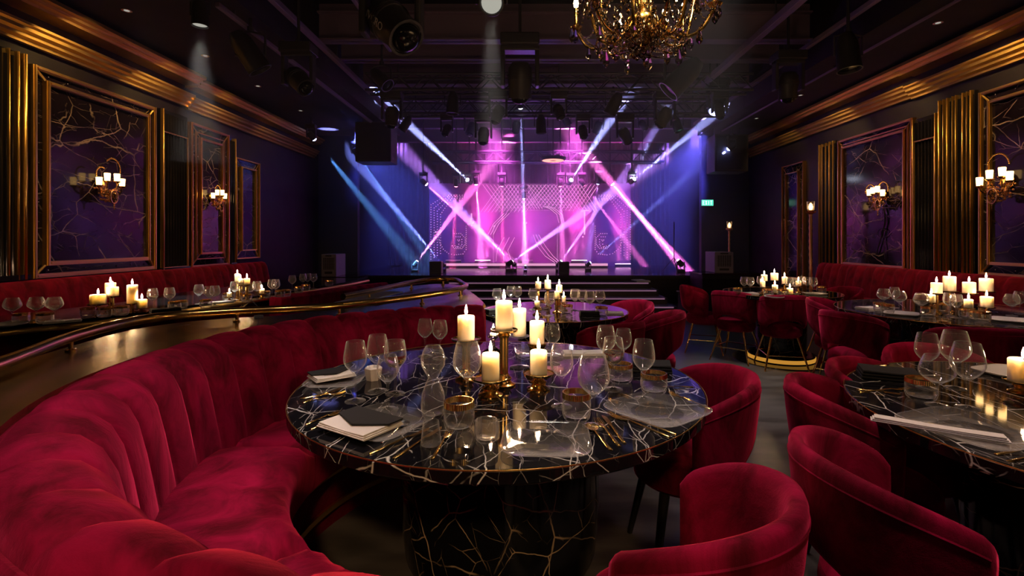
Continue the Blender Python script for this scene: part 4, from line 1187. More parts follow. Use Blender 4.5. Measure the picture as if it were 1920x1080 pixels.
def far_plate(px, py, where, n, s=0.11):
    x, y, z = at(px, py, TZ); return glass_plate(n, x, y, z, random.random(), s, m='paper', name='white_plate')
far_plate(1530, 552.5, W5, 'white plate at the right side of the farthest right table', 0.09)
far_plate(1455, 558, W5, 'white plate at the near rim of the farthest right table', 0.09)
x, y, z = at(1400, 551, TZ); napkin('white napkin at the left rim of the farthest right table', x, y, z, 0.1, 0.22, 0.12, 'white')
x, y, z = at(1630, 579, TZ); napkin('white napkin at the left rim of the candle covered right table', x, y, z, 0.2, 0.16, 0.14, 'white')
far_plate(1690, 590, W4, 'white plate at the left front of the candle covered right table', 0.11)
far_plate(1905, 603, W4, 'white plate at the right front of the candle covered right table', 0.13)
x, y, z = at(1152, 588, TZ); napkin('white napkin at the right rim of the small table before the stage', x, y, z, -0.1, 0.14, 0.10, 'white')
x, y, z = at(1105, 592, TZ); napkin('black napkin at the near rim of the small table before the stage', x, y, z, 0.0, 0.15, 0.08, 'black')
x, y, z = at(924, 588, TZ); napkin('black napkin at the left rim of the small table before the stage', x, y, z, 0.6, 0.13, 0.09, 'black')
x, y, z = at(118, 604, TZ); napkin('white napkin right of the balloon glasses on the left wall table', x, y, z, 0.7, 0.2, 0.1, 'white')
x, y, z = at(12, 611, TZ); glass_plate('white plate at the left edge of the photo on the left wall table', x, y, z, 0, 0.09, m='paper', name='white_plate')
x, y, z = at(415, 568, TZ); napkin('white napkin between the two candle groups of the left wall table', x, y, z, 0.9, 0.18, 0.12, 'white')
x, y, z = at(310, 586, TZ); napkin('black napkin right of the near candle group of the left wall table', x, y, z, 0.8, 0.2, 0.1, 'black')
# ------------------------------------------------------------------ wall sconces
def dirmat(loc, d):
    return Matrix.Translation(loc) @ Vector(d).to_track_quat('Z', 'Y').to_matrix().to_4x4()
def sconce(side, y, z, label, loops, s=1.0, shades=((-0.17, -0.03), (-0.06, 0.03), (0.075, 0.04), (0.15, -0.01)), pend=0):
    X = XL+0.06 if side < 0 else XR-0.06
    t = thing('wall_sconce', label, 'wall lamp', (X, y, z), 0 if side < 0 else PI)
    t.scale = (s, s, s)
    MB().lathe([(0, 0), (0.07, 0), (0.075, 0.01), (0.05, 0.022), (0.02, 0.03), (0, 0.03)], 24, Matrix.Rotation(PI/2, 4, 'Y'), sy=1.0).build('backplate', M['gold'], t)
    for (yy, zz) in shades:
        pts = [(0.02, 0, -0.06), (0.07, yy*0.4, -0.13), (0.12, yy*0.85, -0.10), (0.13, yy, zz-0.02)]
        arm = MB().tube(smooth_poly(pts, 4), 0.007, 8).build('arm', M['gold'], t)
        MB().lathe([(0, zz-0.03), (0.012, zz-0.026), (0.034, zz-0.008), (0.036, zz), (0, zz)], 16, Matrix.Translation((0.13, yy, 0))).build('drip_cup', M['gold'], arm)
        MB().lathe([(0, zz+0.001), (0.026, zz+0.002), (0.031, zz+0.085), (0.028, zz+0.09), (0.022, zz+0.08), (0, zz+0.075)], 18, Matrix.Translation((0.13, yy, 0))).build('glass_shade', M['shade'], t)
    rnd = random.Random(int(y*100)+side)
    mb = MB()
    for k in range(90):
        a = rnd.uniform(-1, 1); zz = rnd.uniform(-0.21, -0.02)
        wd = 0.17*(1-((-zz-0.02)/0.24)**1.5)
        mb.ball((0.09+rnd.uniform(-0.05, 0.06), a*wd, zz), rnd.uniform(0.007, 0.014), 8, 5)
    mb.build('crystal_cluster', M['gold_rose'], t)['kind'] = 'stuff'
    rnd2 = rnd
    for k in range(26):
        a = rnd.uniform(-1, 1); zz = rnd.uniform(-0.2, -0.04)
        c = (0.13+rnd.uniform(-0.02, 0.04), a*0.15*(1-(-zz)/0.3), zz)
        MB().lathe([(0, -0.03), (0.009, -0.012), (0.006, 0.008), (0, 0.018)], 6, Matrix.Translation(c), smooth=False).build('crystal_drop', M['crystal'], t)
    # oval medallion with drop
    oy = 0.0 + pend
    pts = [(0.16, oy+0.05*math.cos(a), -0.15+0.075*math.sin(a)) for a in [2*PI*k/28 for k in range(28)]]
    MB().tube(pts, 0.006, 6, closed=True).build('medallion_ring', M['gold'], t)
    MB().ball((0.15, oy, -0.15), 0.03, 8, 6, 1.4).build('medallion_crystal', M['crystal'], t)
    mb = MB()
    for k in range(4): mb.ball((0.16, oy, -0.24-0.017*k), 0.011-0.001*k, 8, 6)
    mb.build('drop_beads', M['gold'], t)
    for (ly, lz, lr, a0, a1) in loops:
        mb = MB(); n = int(lr*abs(a1-a0)/0.016)
        for k in range(n):
            a = a0+(a1-a0)*k/n
            mb.ball((0.10, ly+lr*math.cos(a), lz+lr*1.15*math.sin(a)), 0.009, 8, 5)
        mb.tube([(0.10, ly+lr*math.cos(a0+(a1-a0)*k/20), lz+lr*1.15*math.sin(a0+(a1-a0)*k/20)) for k in range(21)], 0.004, 5)
        mb.build('beaded_loop', M['gold'], t)
    return t
sconce(-1, 5.78, 1.98, 'gold four shade sconce with a tall beaded loop on the large marble panel', [(0.05, 0.18, 0.11, -0.3, 2.5), (-0.10, 0.10, 0.075, 1.2, 4.0)])
sconce(-1, 7.83, 2.00, 'gold sconce glowing on the narrow left panel', [(0.0, 0.12, 0.07, 0.2, 2.9)], s=0.95)
sconce(1, 7.42, 2.00, 'gold sconce with two beaded loops and hanging cables on the purple lit panel', [(0.14, 0.06, 0.10, -0.2, 3.3), (-0.12, 0.05, 0.10, -0.2, 3.3)], s=1.05, shades=((-0.10, 0.0), (-0.02, 0.02), (0.17, -0.03), (0.07, 0.03)), pend=0.12)
sconce(1, 5.50, 1.98, 'gold sconce cut by the right edge, with small lamp shades in two tiers', [(0.0, 0.14, 0.12, 0.2, 2.9)], s=1.1)
t = thing('sconce_cables', 'dark cables hanging in loops below the sconce on the purple lit panel', 'cable', (XR-0.07, 7.4, 1.85))
MB().tube(smooth_poly([(0, 0, 0), (0.0, -0.03, -0.25), (0, 0.03, -0.45), (0, 0.16, -0.75)], 5), 0.008, 6).build('cord', M['cable'], t)
MB().tube(smooth_poly([(0, 0.02, 0), (0.0, -0.06, -0.2), (0, 0.0, -0.42), (0, -0.03, -0.8)], 5), 0.006, 6).build('cord', M['cable'], t)
MB().tube([(0, 0.02+0.09*math.cos(a), -0.42+0.07*math.sin(a)) for a in [2*PI*k/24 for k in range(24)]], 0.005, 6, closed=True).build('cord', M['cable'], t)

# ------------------------------------------------------------------ torch lamps
def torch(x, y, z0, z1, label, r=0.055):
    t = thing('torch_lamp', label, 'floor lamp', (x, y, z0)); H = z1-z0
    prof = [(0, 0), (r*1.6, 0), (r*1.6, 0.02), (r*0.5, 0.04)]
    n = 30
    for k in range(n+1):
        z = 0.04+(H-0.22-0.04)*k/n; prof.append((r*(0.42 if k % 2 else 0.56), z))
    prof += [(r*0.5, H-0.22), (r*1.3, H-0.19), (r*0.6, H-0.17), (r*1.4, H-0.155), (0, H-0.15)]
    MB().lathe(prof, 16).build('twisted_pole', M['gold_rose'], t)
    mb = MB()
    for k in range(12):
        a = 2*PI*k/12; mb.ball((r*1.35*math.cos(a), r*1.35*math.sin(a), H-0.19+0.02*(k % 2)), 0.013, 6, 5)
    mb.build('beaded_collar', M['gold_rose'], t)
    MB().lathe([(r*0.95, H-0.15), (r*1.15, H), (r*1.1, H), (r*0.9, H-0.15), (r*0.95, H-0.15)], 20).build('glass_cup', M['glass_far'], t)
    MB().lathe([(0, H-0.149), (r*0.5, H-0.14), (r*0.65, H-0.09), (r*0.4, H-0.045), (0, H-0.02)], 12).build('bulb', M['shade'], t)
    return t
torch(4.88, 8.5, 0.0, 1.99, 'tall twisted gold torch lamp behind the right wall banquette')
torch(4.72, 11.5, 0.0, 1.76, 'smaller distant torch lamp below the green exit sign', 0.05)

# ------------------------------------------------------------------ chandelier
hx, hy, hz0 = 0.75, 3.2, 2.50
ch = thing('chandelier', 'large gold and amber crystal chandelier hanging at the top of the photo', 'chandelier', (hx, hy, hz0))
MB().lathe([(0, 0.06), (0.03, 0.065), (0.055, 0.10), (0.085, 0.16), (0.105, 0.22), (0.10, 0.25), (0.06, 0.28), (0.035, 0.32), (0.05, 0.38), (0.03, 0.45), (0.045, 0.55), (0.025, 0.65), (0.04, 0.8), (0, 0.82)], 32).build('central_body', M['gold'], ch)
MB().tube([(0, 0, 0.8), (0, 0, 2.12)], 0.012, 8).build('chain', M['gold'], ch)
drop_me = None
def drop(parent, p, L, r):
    global drop_me
    if drop_me is None:
        m0 = MB().lathe([(0, -1.0), (0.42, -0.78), (0.5, -0.62), (0.22, -0.2), (0.06, 0.0), (0, 0.02)], 7, smooth=False)
        drop_me = m0.mesh('crystal_drop', M['crystal'])
    o = bpy.data.objects.new('crystal_drop', drop_me); C.objects.link(o); o.parent = parent
    o.location = p; o.scale = (r*2, r*2, L)
rnd = random.Random(3)
NA = 12; ndrop = 0
for k in range(NA):
    a = 2*PI*k/NA + 0.13
    R = 0.44 if k % 2 else 0.36
    up = 0.30 if k % 2 else 0.46
    c, s_ = math.cos(a), math.sin(a)
    pts = [(0.09*c, 0.09*s_, 0.22), (R*0.45*c, R*0.45*s_, 0.10), (R*0.8*c, R*0.8*s_, 0.12), (R*c, R*s_, up-0.05)]
    arm = MB().tube(smooth_poly(pts, 5), [0.010]*16, 8).build('arm', M['gold'], ch)
    MB().lathe([(0, up-0.06), (0.03, up-0.05), (0.045, up-0.03), (0.02, up-0.02), (0.014, up), (0.014, up+0.10), (0, up+0.10)], 14, Matrix.Translation((R*c, R*s_, 0))).build('candle_cup', M['gold'], arm)
    MB().lathe([(0, up+0.10), (0.014, up+0.11), (0.018, up+0.135), (0.008, up+0.17), (0, up+0.19)], 10, Matrix.Translation((R*c, R*s_, 0))).build('bulb', emit('warm chandelier bulb', (1, .66, .34), 30) if k == 0 else bpy.data.materials['warm chandelier bulb'], arm)
    # bead swag from rim to bottom
    mb = MB()
    for j in range(26):
        u = j/25; rr = R*(1-u)**0.8 + 0.05*u; zz = (up-0.05)*(1-u)**2.1 + 0.03*u*u*1.5 + 0.02
        mb.ball((rr*math.cos(a+0.26*u), rr*math.sin(a+0.26*u), zz), 0.0085, 6, 4)
    mb.tube([(R*(1-u)**0.8*math.cos(a+0.26*u) + 0.05*u*math.cos(a+0.26*u), R*(1-u)**0.8*math.sin(a+0.26*u) + 0.05*u*math.sin(a+0.26*u), (up-0.05)*(1-u)**2.1 + 0.045*u*u + 0.02) for u in [j/25 for j in range(26)]], 0.003, 5)
    mb.build('bead_strand', M['crystal'], ch)
    mb = MB()
    a2 = a + 2*PI/NA
    R2 = 0.36 if k % 2 else 0.44; up2 = 0.46 if k % 2 else 0.30
    p, q = Vector((R*c, R*s_, up-0.05)), Vector((R2*math.cos(a2), R2*math.sin(a2), up2-0.05))
    for j in range(13):
        u = j/12; v = p.lerp(q, u); v.z -= 0.10*math.sin(PI*u); mb.ball(v, 0.008, 6, 4)
    mb.tube([p.lerp(q, j/12) - Vector((0, 0, 0.10*math.sin(PI*j/12))) for j in range(13)], 0.003, 5)
    mb.build('bead_strand', M['crystal'], ch)
    for j in range(4):
        aa = a + rnd.uniform(-0.12, 0.12); rr = R*[1.0, 0.8, 0.6, 1.05][j]
        drop(ch, (rr*math.cos(aa), rr*math.sin(aa), [up-0.05, 0.13, 0.13, up-0.04][j]), rnd.uniform(0.09, 0.13), rnd.uniform(0.018, 0.026)); ndrop += 1
for ring, (rr, zz, n) in enumerate([(0.10, 0.20, 12), (0.075, 0.13, 10), (0.05, 0.08, 7), (0.17, 0.20, 14), (0.02, 0.05, 4)]):
    for k in range(n):
        a = 2*PI*k/n + ring; drop(ch, (rr*math.cos(a), rr*math.sin(a), zz), 0.085 if ring != 4 else 0.055, 0.022); ndrop += 1
mb = MB()
for k in range(300):
    a = rnd.uniform(0, 2*PI); rr = rnd.uniform(0.12, 0.43); zz = 0.10 + (rr/0.44)**2*0.25 + rnd.uniform(0, 0.15)
    mb.lathe([(0, -0.032), (0.012, -0.012), (0.008, 0.006), (0, 0.014)], 6, Matrix.Translation((rr*math.cos(a), rr*math.sin(a), zz)), smooth=False)
mb.build('small_crystals', M['crystal'], ch)['kind'] = 'stuff'
MB().ball((0, 0, 0.03), 0.025, 10, 7).build('finial', M['crystal'], ch)

c2 = copy_tree(ch); c2.location = (-1.6, -1.6, 2.6); c2['label'] = 'added unseen chandelier copy behind the camera for glints in the glass, left of two'  # chandelier copies added out of view so the glass catches glints
c2 = copy_tree(ch); c2.location = (1.9, -1.9, 2.6); c2['label'] = 'added unseen chandelier copy behind the camera for glints in the glass, right of two'

# ------------------------------------------------------------------ stage lights
def head_parts(t, d, S, lens, rl=0.085, L=0.30, base='up'):
    """t at its mount; the head swings in a yoke and looks along d"""
    d = Vector(d).normalized()
    c = Vector((0, 0, -0.36*S)) if base == 'up' else Vector((0, 0, 0.36*S))
    sg = -1 if base == 'up' else 1
    MB().box(-0.16*S, 0.16*S, -0.11*S, 0.11*S, min(0, sg*0.1*S), max(0, sg*0.1*S)).build('base_box', M['black_metal'], t, bevel=0.012*S)
    mb = MB()
    for sx in (-1, 1):
        x0, x1 = sorted((sx*0.125*S, sx*0.16*S))
        mb.box(x0, x1, -0.05*S, 0.05*S, min(sg*0.09*S, sg*0.42*S), max(sg*0.09*S, sg*0.42*S))
    mb.box(-0.16*S, 0.16*S, -0.06*S, 0.06*S, min(sg*0.09*S, sg*0.13*S), max(sg*0.09*S, sg*0.13*S))
    mb.build('yoke', M['black_metal'], t, bevel=0.01*S)
    mt = dirmat(c, d)
    L = L*S; r = rl*S
    h = MB().lathe([(0, -L*0.45), (r*0.8, -L*0.45), (r*1.15, -L*0.3), (r*1.2, 0), (r*1.1, L*0.25), (r*1.15, L*0.5), (r*1.0, L*0.5), (r*0.98, L*0.46), (0, L*0.46)], 20, mt).build('head', M['black_metal'], t, sharp=35)
    MB().lathe([(0, L*0.5+r*0.55), (r*0.45, L*0.5+r*0.48), (r*0.75, L*0.5+r*0.28), (r*0.88, L*0.5), (r*0.88, L*0.47)], 20, mt).build('lens', M[lens], h)
    mb = MB()
    for k in range(3): mb.lathe([(r*1.2, -L*0.05*k-0.01*S), (r*1.27, -L*0.05*k-0.01*S), (r*1.27, -L*0.05*k), (r*1.2, -L*0.05*k)], 20, mt)
    mb.build('cooling_fins', M['black_metal'], h)
    return c + d*(L*0.5+r*0.62)
def hanger(t, z_top):
    MB().tube([(0, 0, 0), (0, 0, z_top - t.location.z)], 0.018, 8).build('mount_pole', M['black_metal'], t)
    MB().lathe([(0, 0.0), (0.035, 0.0), (0.035, 0.05), (0, 0.05)], 12).build('clamp', M['truss'], t)
def moving_head(label, loc, d, S=1.0, lens='black_gloss', top=4.65, group=None):
    t = thing('moving_head_light', label, 'stage light', loc, group=group)
    off = head_parts(t, d, S, lens); hanger(t, top); return t, Vector(loc)+off
def floor_head(label, loc, d, S=0.8, lens='led_pink', group=None):
    t = thing('floor_moving_light', label, 'stage light', loc, group=group)
    off = head_parts(t, d, S, lens, base='down'); return t, Vector(loc)+off
def par_can(label, loc, d, S=1.0, lens='black_gloss', top=4.65, group=None):
    t = thing('par_can_light', label, 'stage light', loc, group=group)
    d = Vector(d).normalized(); c = Vector((0, 0, -0.2*S)); mt = dirmat(c, d)
    mb = MB()
    mb.tube([(-0.12*S, 0, -0.2*S), (-0.12*S, 0, -0.03*S), (0, 0, 0), (0.12*S, 0, -0.03*S), (0.12*S, 0, -0.2*S)], 0.01*S, 6, smooth=False)
    mb.build('yoke', M['black_metal'], t)
    h = MB().lathe([(0, -0.2*S), (0.05*S, -0.2*S), (0.085*S, -0.12*S), (0.095*S, 0.12*S), (0.10*S, 0.13*S), (0.09*S, 0.13*S), (0.085*S, 0.10*S), (0, 0.10*S)], 24, mt).build('can', M['black_metal'], t, sharp=40)
    MB().lathe([(0, 0.112*S), (0.08*S, 0.108*S)], 24, mt).build('lens', M[lens], h)
    hanger(t, top)
    return t, Vector(loc)+c+d*0.14*S
def W(px, py, y): return Vector(((px-CX)/F*y, y, EYE-(py-CY)/F*y))
def beam(o, tip, aim, E, col, deg, blend=0.35):
    spot('beam_light', tuple(tip), tuple(aim), E, col, deg*1.15, 0.75, 0.015)
PINK = (1.0, 0.18, 0.72); VIO = (0.52, 0.22, 1.0); BLU = (0.22, 0.28, 1.0); WB = (0.38, 0.42, 1.0); RED = (1.0, 0.08, 0.30); CYN = (0.10, 0.30, 0.75)
K = 3.0
# hung above the stage front: label, source px, depth, far end px, depth, colour, lens, power, cone
HUNG = [
    ('moving head throwing the wide blue beam up to the upper left', (875, 336), 12.3, (720, 190), 9.9, WB, 'led_white', 26000, 4.6),
    ('moving head throwing the short blue beam up towards the ceiling right of centre', (1072, 336), 12.3, (1132, 245), 10.8, WB, 'led_white', 17000, 5.2),
    ('moving head with the steeper of the two blue beams at the upper right', (1186, 334), 12.3, (1256, 180), 9.8, WB, 'led_white', 19000, 4.6),
    ('moving head with the flatter of the two blue beams at the upper right', (1191, 334), 12.1, (1345, 212), 10.2, WB, 'led_white', 17000, 4.6),
    ('moving head with the pink beam sloping down from the far left of the row', (801, 347), 12.3, (960, 492), 13.2, PINK, 'led_pink', 26000, 5.0),
    ('red lit moving head second from the left of the row over the stage', (855, 351), 12.3, (848, 500), 13.0, RED, 'led_red', 9000, 5.0),
    ('pale pink moving head left of the lattice, pointing straight down', (893, 347), 12.3, (905, 505), 13.3, PINK, 'led_pink', 20000, 6.0),
    ('red lit moving head in front of the lattice, pointing straight down', (941, 350), 12.3, (943, 500), 13.3, RED, 'led_red', 17000, 4.0),
    ('red lit moving head right of centre, its beam sloping right', (1096, 348), 12.3, (1165, 440), 13.2, PINK, 'led_red', 19000, 4.0),
    ('moving head with the broad pink beam sloping down to the right', (1150, 347), 12.3, (1272, 490), 12.0, PINK, 'led_pink', 42000, 6.0),
    ('small blue lit moving head between the red and pink ones at the right', (1121, 346), 12.4, (1100, 500), 13.5, VIO, 'led_blue', 8000, 6.0),
    ('small amber lit moving head right of the vertical blue beam', (1051, 350), 12.4, (1056, 500), 13.4, PINK, 'led_red', 12000, 6.0),
    ('pink moving head hanging lowest at centre below the vertical blue beam', (982, 373), 12.6, (985, 500), 13.5, PINK, 'led_pink', 26000, 7.0),
    ('pale moving head dropping the vertical blue beam at centre', (976, 205), 10.2, (985, 500), 12.4, WB, 'led_white', 15000, 2.6),
]
for lb, s, ys, e, ye, col, lens, E, deg in HUNG:
    S0 = W(*s, ys); Aim = W(*e, ye); d = (Aim-S0).normalized()
    S = 0.62; L = 0.15*S + 0.085*S*0.62
    mount = S0 - d*L + Vector((0, 0, 0.36*S))
    t, tip = moving_head(lb, tuple(mount), d, S, lens)
    beam(t, tip, Aim, E*K, col, deg)
FLOOR = [
    ('floor moving head at the stage left with pink beam rising to the right', (783, 490), 11.6, (870, 375), 12.6, PINK, 'led_pink', 28000, 5.5),
    ('floor moving head at stage centre, its beam rising to the upper left', (957, 490), 11.6, (870, 400), 12.6, VIO, 'led_pink', 30000, 5.5),
    ('floor moving head beside the central one, its beam rising to the right', (962, 490), 11.5, (1092, 400), 12.6, VIO, 'led_pink', 30000, 5.5),
    ('floor moving head with the long pale beam rising to the upper right', (1053, 490), 11.5, (1155, 345), 12.3, VIO, 'led_white', 24000, 4.2),
    ('tiny floor spotlight with the thin blue beam at the right of the stage', (1108, 492), 11.8, (1250, 365), 11.8, BLU, 'led_blue', 9000, 3.4),
    ('floor moving head at the far right end of the stage', (1270, 488), 11.3, (1150, 347), 12.0, PINK, 'led_pink', 40000, 5.0),
    ('floor spotlight on the black box with the blue beam to the upper left', (826, 492), 11.6, (690, 330), 11.2, BLU, 'led_blue', 18000, 4.6),
    ('tiny floor spotlight at stage centre shining straight up', (985, 498), 11.7, (982, 380), 12.2, WB, 'led_white', 9000, 2.6),
]
for lb, s, ys, e, ye, col, lens, E, deg in FLOOR:
    S0 = W(*s, ys); Aim = W(*e, ye); d = (Aim-S0).normalized()
    S = min(0.62, (S0.z-ST)/(0.36+0.15*abs(d.z))*0.98); S = max(0.2, S)
    L = 0.15*S + 0.085*S*0.62
    mount = S0 - d*L - Vector((0, 0, 0.36*S)); mount.z = ST
    t, tip = floor_head(lb, tuple(mount), d, S, lens)
    beam(t, tip, Aim, E*K, col, deg)
# faint long crossing beams at the sides
for lb, s, ys, e, ye, col, E, deg in [
    ('moving head high at the left sending a faint blue beam down to the stage', (590, 262), 10.0, (775, 490), 11.6, CYN, 6000, 6),
    ('moving head by the left truss end sending a faint teal beam down', (672, 292), 10.8, (800, 480), 12.0, CYN, 6000, 5),
    ('moving head high at the right sending a faint blue beam down to the stage', (1365, 280), 10.6, (1120, 480), 12.0, BLU, 9000, 5),
]:
    S0 = W(*s, ys); Aim = W(*e, ye); d = (Aim-S0).normalized(); S = 0.6
    t, tip = moving_head(lb, tuple(S0 - d*0.1 + Vector((0, 0, 0.36*S))), d, S, 'led_blue', top=3.8 if abs(S0.x) > 4.0 else 4.65)
    beam(t, tip, Aim, E*K, col, deg)
# uplights behind the riser washing the backdrop
for px, lb in ((905, 'upright pink wash light at the left foot of the backdrop'), (1086, 'upright pink wash light right of centre at the foot of the backdrop'), (1168, 'upright pink wash light at the right foot of the backdrop'), (850, 'weak wash light at the far left foot of the backdrop'), (985, 'wash light at the middle foot of the backdrop')):
    y = 13.95; x = (px-CX)/F*y
    zf = ST+0.1 if -2.1 < x < 2.15 else ST
    t = thing('wash_light', lb, 'stage light', (x, y, zf))
    MB().box(-0.22, 0.22, -0.04, 0.04, 0, 0.07).build('housing', M['black_metal'], t, bevel=0.006)
    MB().box(-0.21, 0.21, -0.03, 0.03, 0.07, 0.075).build('lens_strip', M['led_pink'] if px not in (850, 985) else M['led_line'], t)
    E = {905: 420, 1086: 420, 1168: 260, 850: 40, 985: 120}[px]
    for dx in (-0.12, 0.12):
        spot('wash_beam', (x+dx, y, zf+0.09), (x+dx, y+0.16, 3.0), E*K, (1.0, 0.12, 0.62), 32, 0.8, 0.03, None)
# broad violet and blue stage wash
spot('stage_wash', (-0.8, 11.2, 4.0), (-0.5, 14.2, 1.3), 900*K, (0.95, 0.12, 0.85), 48, 0.8, 0.15)
spot('stage_wash', (1.2, 11.2, 4.0), (0.7, 14.2, 1.3), 900*K, (0.95, 0.12, 0.85), 48, 0.8, 0.15)
spot('stage_wash', (-3.6, 10.6, 3.6), (-3.2, 14.4, 1.4), 700*K, (0.10, 0.13, 1.0), 55, 0.8, 0.15)
spot('stage_wash', (3.8, 10.6, 3.6), (3.4, 14.4, 1.4), 700*K, (0.14, 0.12, 1.0), 55, 0.8, 0.15)
spot('stage_wash', (0.2, 13.0, 1.2), (0.2, 11.0, 4.4), 60*K, (0.35, 0.16, 1.0), 130, 0.9, 0.2)

# fixtures nearer the camera
NEAR = [
    ('par', 'round white faced spotlight hanging at the top centre of the photo', (922, 8), 4.0, (0.05, -1, -0.35), 1.0, 'led_soft'),
    ('head', 'largest black moving light at the upper left of the hanging chandelier', (735, 45), 4.0, (0.5, -0.35, -0.55), 1.55, 'black_gloss'),
    ('par', 'black cylinder spotlight tilted down at the upper left', (470, 105), 5.5, (0.5, 0.3, -0.9), 1.35, 'black_gloss'),
    ('head', 'black moving light below the cylinder spotlight at the upper left', (560, 150), 5.6, (0.6, -0.3, -0.6), 1.1, 'black_gloss'),
    ('head', 'large black moving head hanging straight down at centre from the ceiling', (975, 150), 6.2, (0.0, 0.25, -1), 1.5, 'black_gloss'),
    ('par', 'black spotlight tilted down to the left behind the chandelier', (1275, 150), 6.0, (-0.7, 0.1, -0.7), 1.5, 'black_gloss'),
    ('par', 'bronze lit black spotlight pointing down near the right cornice', (1590, 105), 5.6, (0.05, -0.1, -1), 1.3, 'black_gloss'),
    ('head', 'black moving head left of the bronze lit spotlight near the right cornice', (1478, 160), 6.6, (0, 0.1, -1), 1.2, 'black_gloss'),
    ('head', 'black moving head hanging over the right end of the trusses', (1345, 195), 8.4, (-0.4, -0.2, -0.8), 1.1, 'led_blue'),
    ('par', 'small tilted spotlight by the left rail, lens catching blue', (716, 150), 7.4, (0.6, -0.2, -0.6), 1.1, 'black_gloss'),
]
for kd, lb, p, y, d, S, lens in NEAR:
    c = W(*p, y); f = moving_head if kd == 'head' else par_can
    off = 0.36*S if kd == 'head' else 0.2*S
    t, tip = f(lb, (c.x, c.y, c.z+off), d, S, lens, top=3.8 if (c.x < -2.95 or c.x > 4.05) else 4.65)
    if 'round white' in lb: spot('house_beam', tuple(tip+Vector((0, -0.03, -0.08))), (tip.x, tip.y+0.3, 0), 900, (1, .95, .8), 18, 0.6, 0.05)
rnd = random.Random(11)
xs = [(-2.2, 8.2), (-1.2, 8.2), (-0.45, 8.2), (0.55, 8.2), (1.45, 8.2), (2.3, 8.2), (3.2, 8.2), (-2.3, 9.5), (-1.5, 9.5), (-0.8, 9.5), (0.3, 9.5), (1.1, 9.5), (1.9, 9.5), (2.9, 9.5), (-1.2, 11.0), (-0.2, 11.0), (0.9, 11.0), (1.6, 11.0), (2.6, 11.0)]
rowc = {}
NM = {8.2: 'the truss nearest the chandelier', 9.5: 'the second truss from the chandelier', 11.0: 'the third truss from the chandelier'}
kinds = []
for i, (x, y) in enumerate(xs):
    k = rowc.get(y, 0); rowc[y] = k+1
    z = {8.2: 3.76, 9.5: 3.71, 11.0: 4.16}[y]
    d = (rnd.uniform(-0.6, 0.6), rnd.uniform(-0.5, 0.4), -1)
    if i % 3 == 1: t, tip = par_can('dark can light under %s, %s' % (NM[y], ORD[k]), (x, y, z), d, rnd.uniform(0.9, 1.2), 'black_gloss', top=z+0.1)
    else: t, tip = moving_head('dark moving head under %s, %s' % (NM[y], ORD[k]), (x, y, z), d, rnd.uniform(0.75, 1.1), 'black_gloss', top=z+0.1)
# lettering on the big fixture
big = [o for o in bpy.data.objects if o.get('label', '').startswith('largest black moving light')][0]
d = Vector((0.5, -0.35, -0.55)).normalized(); cc = Vector((0, 0, -0.36*1.55))
tocam = (Vector((0, 0, EYE)) - (big.location + cc)); nrm = (tocam - d*tocam.dot(d)).normalized()
nrm = (nrm + d.cross(nrm)*0.55).normalized()
fc = bpy.data.curves.new('lettering', 'FONT'); fc.body = 'IVCRO'; fc.size = 0.085; fc.extrude = 0.001; fc.align_x = 'CENTER'; fc.align_y = 'CENTER'
fc.materials.append(M['linen'])
fo = bpy.data.objects.new('lettering', fc); C.objects.link(fo); fo.parent = big
ya = nrm.cross(d)
fo.matrix_local = Matrix.Translation(cc + nrm*0.162) @ Matrix((d, ya, nrm)).transposed().to_4x4()
# warm ring light above the stage
c = W(1037, 301, 11.6)
t = thing('ring_light', 'flat round fixture with a warm red ring of light above the stage', 'stage light', tuple(c))
MB().lathe([(0, 0), (0.28, 0), (0.30, 0.03), (0.30, 0.07), (0, 0.07)], 32).build('disc_housing', M['black_metal'], t)
MB().lathe([(0.08, -0.006), (0.25, -0.006), (0.25, 0.0), (0.08, 0.0), (0.08, -0.006)], 32).build('ring_lens', M['led_amber'], t)
MB().tube([(0, 0, 0.07), (0, 0, 4.65-c.z)], 0.015, 8).build('mount_pole', M['black_metal'], t)
# hanging loudspeakers either side of the stage
for (x, y, z, lb) in ((-3.05, 10.2, 3.3, 'black loudspeaker hung left of the stage opening'), (4.42, 10.9, 3.2, 'large black loudspeaker hung at the right of the stage opening')):
    t = thing('hanging_loudspeaker', lb, 'loudspeaker', (x, y, z))
    MB().box(-0.36, 0.36, -0.25, 0.25, -0.4, 0.4).build('cabinet', M['black_metal'], t, bevel=0.015)
    MB().box(-0.32, 0.32, -0.262, -0.25, -0.36, 0.36).build('grille', M['grille'], t)
    for sx in (-1, 1): MB().tube([(sx*0.28, 0, 0.4), (sx*0.28, 0, (3.8 if (x < -2.95 and y < 11.7) or x > 4.05 else 4.65)-z)], 0.008, 6).build('hanging_wire', M['black_metal'], t)
# downlights and added fill spots
for i, (loc, aim, E, col, deg) in enumerate(DOWNLIGHTS_AND_FILL):
    spot('house_and_fill_spot', loc, aim, E, col, deg, 0.7, 0.22)
# recessed pale downlight with soft beam, upper left
c = W(375, 22, 4.9)
t, tip = par_can('pale downlight with a soft beam at the upper left ceiling edge', (c.x, c.y, c.z+0.12), (0, 0, -1), 0.8, 'led_soft', top=3.8)
spot('house_beam', tuple(tip+Vector((0, 0, -0.02))), (tip.x, tip.y, 0), 1000, (1, .95, .82), 24, 0.6, 0.05)
